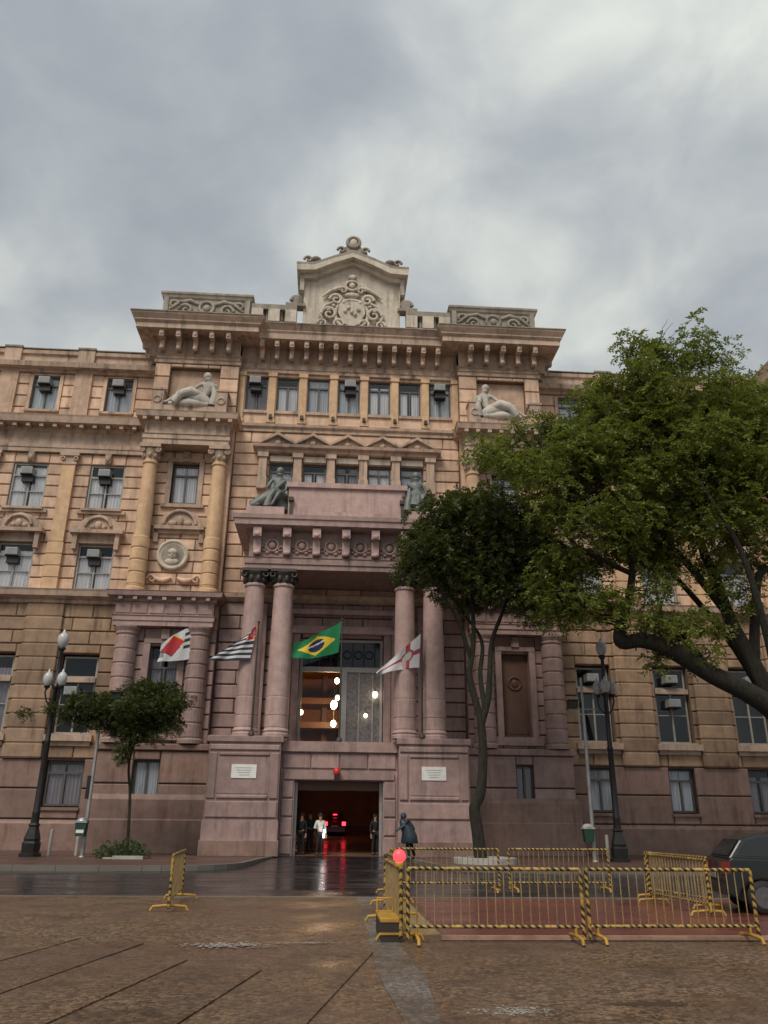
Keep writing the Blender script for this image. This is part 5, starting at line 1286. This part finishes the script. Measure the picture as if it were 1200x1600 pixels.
nodes += limb(m, off([(16.0, Yb+.1, 7.4), (16.2, Yb-.2, 9.4), (16.6, Yb-.3, 11.0), (17.4, Yb-.4, 11.6), (17.7, Yb-.5, 14), (17.8, Yb-.4, 17)]), .22, .06, 9)
nodes += limb(m, off([(15.2, Yb+.2, 9.6), (14.0, Yb+.1, 11.3), (13.0, Yb-.1, 12.4), (12.1, Yb-.3, 14.2), (11.3, Yb-.4, 16.5), (12.0, Yb-.3, 18.6)]), .18, .05, 8)
nodes += limb(m, off([(11.6, Yb+.2, 11.0), (10.2, Yb-.1, 11.5), (9.0, Yb-.2, 12.2), (8.8, Yb-.2, 13.5), (9.2, Yb-.3, 15), (8.0, Yb-.4, 16.2)]), .12, .04, 8)
nodes += limb(m, off([(14.2, Yb-.2, 6.9), (13.3, Yb+.2, 8.6), (12.6, Yb+.4, 9.5), (13.2, Yb+.5, 10.8)]), .12, .05, 7)
nodes += limb(m, off([(17.9, Yb, 2.6), (17.0, Yb+1.2, 6), (16.0, Yb+2.0, 9), (13.5, Yb+2.2, 12.5), (11, Yb+1.8, 15)]), .22, .06, 8)
nodes += limb(m, off([(16.8, Yb, 5.0), (16.0, Yb-1.2, 8), (15.0, Yb-2.0, 11.5), (13.5, Yb-2.2, 14.5)]), .2, .05, 8)
raw = [(13.9,21.2,1.5),(15.9,21.0,1.3),(12.9,19.6,1.6),(15.2,18.6,2.1),(13.6,17.3,2.3),(17.2,17.8,1.7),(18.1,18.2,1.4),(11.0,17.6,1.3),(9.0,17.4,1.0),(6.8,16.6,1.1),(5.7,15.7,.9),(7.9,16.2,1.4),(9.8,16.0,1.7),(11.7,15.7,2.1),(14.5,15.5,2.2),(16.8,15.6,2.2),(7.3,14.6,1.3),(9.6,13.9,1.4),(10.9,13.3,1.6),(13.4,13.3,1.9),(15.9,13.1,1.6),(17.3,13.8,1.4),(9.1,10.2,0.8),(8.0,10.2,0.9),(8.6,9.3,0.7),(12.8,8.8,0.9),(12.2,7.5,0.6),(12.2,21.4,0.7),(11.5,19.4,0.5),(18.2,16.6,1.3),(8.1,13.2,1.0),(12.6,18.2,1.3),(16.6,19.6,0.9),(10.2,17.0,1.2),(11.2,11.9,.9),(14.7,11.4,.8),(9.9,11.3,.9),(9.3,12.6,1.1),(8.3,11.4,1.0),(9.2,9.9,.9),(10.4,9.9,.7),(8.6,15.2,1.3),(11.0,19.0,.9),(10.1,18.3,.8),(17.6,19.4,1.3),(18.6,17.4,1.4),(18.8,15.2,1.5),(12.0,14.2,1.5),(13.2,11.9,1.0),(12.6,10.6,.6),(16.6,11.4,.6),(13.9,8.9,.6),(11.9,9.0,.45),(7.1,17.2,.6),(8.4,17.9,.6),(9.1,9.6,.8),(10.0,9.5,.6),(12.4,9.0,.8),(13.2,8.3,.55),(11.9,10.1,.65),(14.8,10.4,.6),(16.0,10.3,.5),(8.2,9.6,.7),(17.3,12.2,.7),(12.6,12.4,1.1),(11.6,8.7,.5),(13.7,7.7,.5),(14.6,8.6,.5),(10.6,8.9,.5),(15.6,9.6,.5),(18.9,18.9,1.2),(19.8,17.4,1.4),(20.0,15.4,1.4),(19.4,13.4,1.2),(17.2,19.8,.9)]
big = []
for i, (x, z, r) in enumerate(raw):
    sy = R.uniform(-1.6, 1.2) if r > 1 else R.uniform(-.8, .6)
    big.append((x-18.6, sy, z-.115, r))
    if r > 1.5: big.append((x-18.6+R.uniform(-.5, .5), sy+(1.9 if sy < 0 else -2.2), z-.115-R.uniform(.2, .9), r*.8))
twigs(m, nodes, big, .055); m.build('trunk', BARK, BT)
fine = []
for (x, y, z, r) in big:
    k = int(4+8*r)
    for j in range(k):
        a = rng.normal(size=3); a /= np.linalg.norm(a); f = r*(.35+.75*rng.random()); fine.append((x+a[0]*f, y+a[1]*f, z+a[2]*f*.8, r*(.17+.22*rng.random())+.12))
leaves_mesh('crown', fine, 74, .16, .07, LEAF, BT, 12, droop=.55)
# the darker tree in front of the porch
MT = thing('dark_tree', 'dark green tree with a bent forked trunk right of the porch', 'tree', (5.6, -7.6, .115))
o_ = (5.6, -7.6, .115); Ym = -7.6
m = MB(); nodes = []
nodes += limb(m, off([(5.55, Ym, 0), (5.45, Ym, 1.1), (5.35, Ym, 2.1), (5.62, Ym, 2.7), (5.76, Ym, 4.1), (5.72, Ym, 5.4), (5.5, Ym, 6.4), (5.3, Ym, 7.4), (5.5, Ym, 8.6), (5.5, Ym-.1, 10.2), (5.2, Ym-.2, 12.5)], o_), .26, .07, 10)
nodes += limb(m, off([(5.72, Ym, 5.3), (6.05, Ym-.05, 6.4), (6.15, Ym-.1, 7.4), (6.3, Ym-.1, 8.8), (6.9, Ym-.2, 10.3), (7.5, Ym-.3, 12)], o_), .16, .05, 8)
nodes += limb(m, off([(5.9, Ym-.05, 6.0), (5.8, Ym+.2, 7.4), (5.95, Ym+.4, 8.9), (5.2, Ym+.6, 10.2), (4.2, Ym+.6, 11.8)], o_), .12, .04, 8)
nodes += limb(m, off([(5.4, Ym, 8.0), (4.9, Ym-.3, 9.4), (4.2, Ym-.6, 10.6), (3.4, Ym-.7, 12)], o_), .10, .03, 8)
raw = [(4.3,14.5,1.4),(6.0,15.0,1.5),(8.0,14.6,1.5),(3.4,13.2,1.3),(5.4,12.9,1.7),(7.4,12.7,1.8),(8.9,12.7,1.5),(3.9,11.8,1.2),(6.2,11.4,1.3),(8.2,11.0,1.3),(9.2,11.3,1.1),(4.6,10.9,0.7),(2.8,12.2,0.8),(5.2,15.4,0.9),(7.3,10.0,0.5),(5.7,10.6,0.7)]
mid = []
for i, (x, z, r) in enumerate(raw):
    sy = R.uniform(-1.3, 1.0); mid.append((x-5.6, sy, z-.115, r))
    if r > 1.25: mid.append((x-5.6+R.uniform(-.4, .4), sy+(1.6 if sy < 0 else -1.8), z-.115-R.uniform(.1, .6), r*.8))
twigs(m, nodes, mid, .045); m.build('trunk', BARK, MT)
fine = []
for (x, y, z, r) in mid:
    for j in range(int(4+6*r)):
        a = rng.normal(size=3); a /= np.linalg.norm(a); f = r*(.3+.65*rng.random()); fine.append((x+a[0]*f, y+a[1]*f, z+a[2]*f*.8, r*(.26+.2*rng.random())+.1))
leaves_mesh('crown', fine, 122, .12, .07, LEAFD, MT, 12)
# planter ring round its foot
t = thing('tree_planter', 'low pale kerbed planter round the foot of the dark tree', 'planter', (5.55, -8.4, .115))
m = MB(); m.lathe([(1.2, 0), (1.2, .2), (1.0, .22), (1.0, .12), (0, .12)], 0, 0, 20, smooth=False); m.build('kerb_ring', CONC, t)
# the small street tree at the left
ST = thing('street_tree', 'small thin street tree with a flat olive crown, left of the flags', 'tree', (-8.55, -5.5, .115)); o_ = (-8.55, -5.5, .115); Yl = -5.5
m = MB(); nodes = []
nodes += limb(m, off([(-8.5, Yl, .1), (-8.58, Yl, 1.4), (-8.68, Yl, 2.6), (-8.85, Yl, 3.6), (-8.7, Yl, 4.6), (-8.1, Yl, 5.6), (-7.9, Yl, 6.4)], o_), .07, .03, 8)
nodes += limb(m, off([(-8.85, Yl, 3.7), (-9.3, Yl-.1, 4.7), (-9.8, Yl-.1, 5.2), (-11.0, Yl-.2, 5.85), (-11.9, Yl-.2, 6.0), (-13.2, Yl-.2, 5.65)], o_), .04, .012, 7)
nodes += limb(m, off([(-8.8, Yl, 4.2), (-9.0, Yl+.2, 5.0), (-8.9, Yl+.3, 6.2)], o_), .04, .015, 7)
nodes += limb(m, off([(-8.7, Yl, 4.5), (-8.1, Yl-.2, 4.9), (-7.5, Yl-.3, 5.0), (-7.0, Yl-.3, 4.9)], o_), .03, .008, 6)
raw = [(-8.2,6.3,1.05),(-8.9,5.7,1.0),(-7.7,5.8,.8),(-9.4,5.9,.75),(-10.5,6.0,.65),(-11.4,6.1,.5),(-9.0,4.3,.35),(-8.8,6.6,.7),(-10.2,5.6,.55),(-13.3,5.65,.22),(-7.8,6.7,.6),(-8.2,4.9,.5),(-9.0,3.9,.25),(-7.3,6.1,.6),(-9.9,6.2,.6),(-8.4,5.4,.8),(-11.0,5.7,.5),(-9.6,5.3,.5),(-7.2,5.3,.4),(-10.4,6.3,.4),(-11.6,5.7,.4),(-8.6,7.0,.4),(-12.3,5.9,.2),(-7.0,6.3,.35)]
sm = [(x+8.55, R.uniform(-.5, .5), z-.115, r) for x, z, r in raw]
twigs(m, nodes, sm, .018); m.build('trunk', BARK, ST)
fine = []
for (x, y, z, r) in sm:
    for j in range(int(4+7*r)):
        a = rng.normal(size=3); a /= np.linalg.norm(a); f = r*(.3+.65*rng.random()); fine.append((x+a[0]*f, y+a[1]*f, z+a[2]*f*.75, r*(.30+.22*rng.random())+.09))
leaves_mesh('crown', fine, 400, .085, .045, LEAFS, ST, 10)
t = thing('bush', 'low green bush in a pale bed at the foot of the small street tree', 'bush', (-8.5, -6.3, .115))
leaves_mesh('leaves', [(x, y, z, r) for x, y, z, r in [(-.5, 0, .28, .35), (0, .05, .36, .4), (.5, -.05, .3, .34), (.25, .2, .4, .3), (-.25, -.2, .25, .3), (.8, 0, .2, .22), (-.8, 0, .2, .22)]], 620, .07, .04, LEAFB, t, 8)
m = MB()
for k in range(9): a = k*.7; m.tube([(.5*math.cos(a)*.4, .2*math.sin(a), 0), (.6*math.cos(a), .3*math.sin(a), .35)], .012, 5)
m.build('stem', BARK, t)
m = MB(); m.box(-.2, .95, -.75, -.6, 0, .12); m.box(-.6, .6, -.62, .5, 0, .05); m.build('bed_kerb', CONC, t)
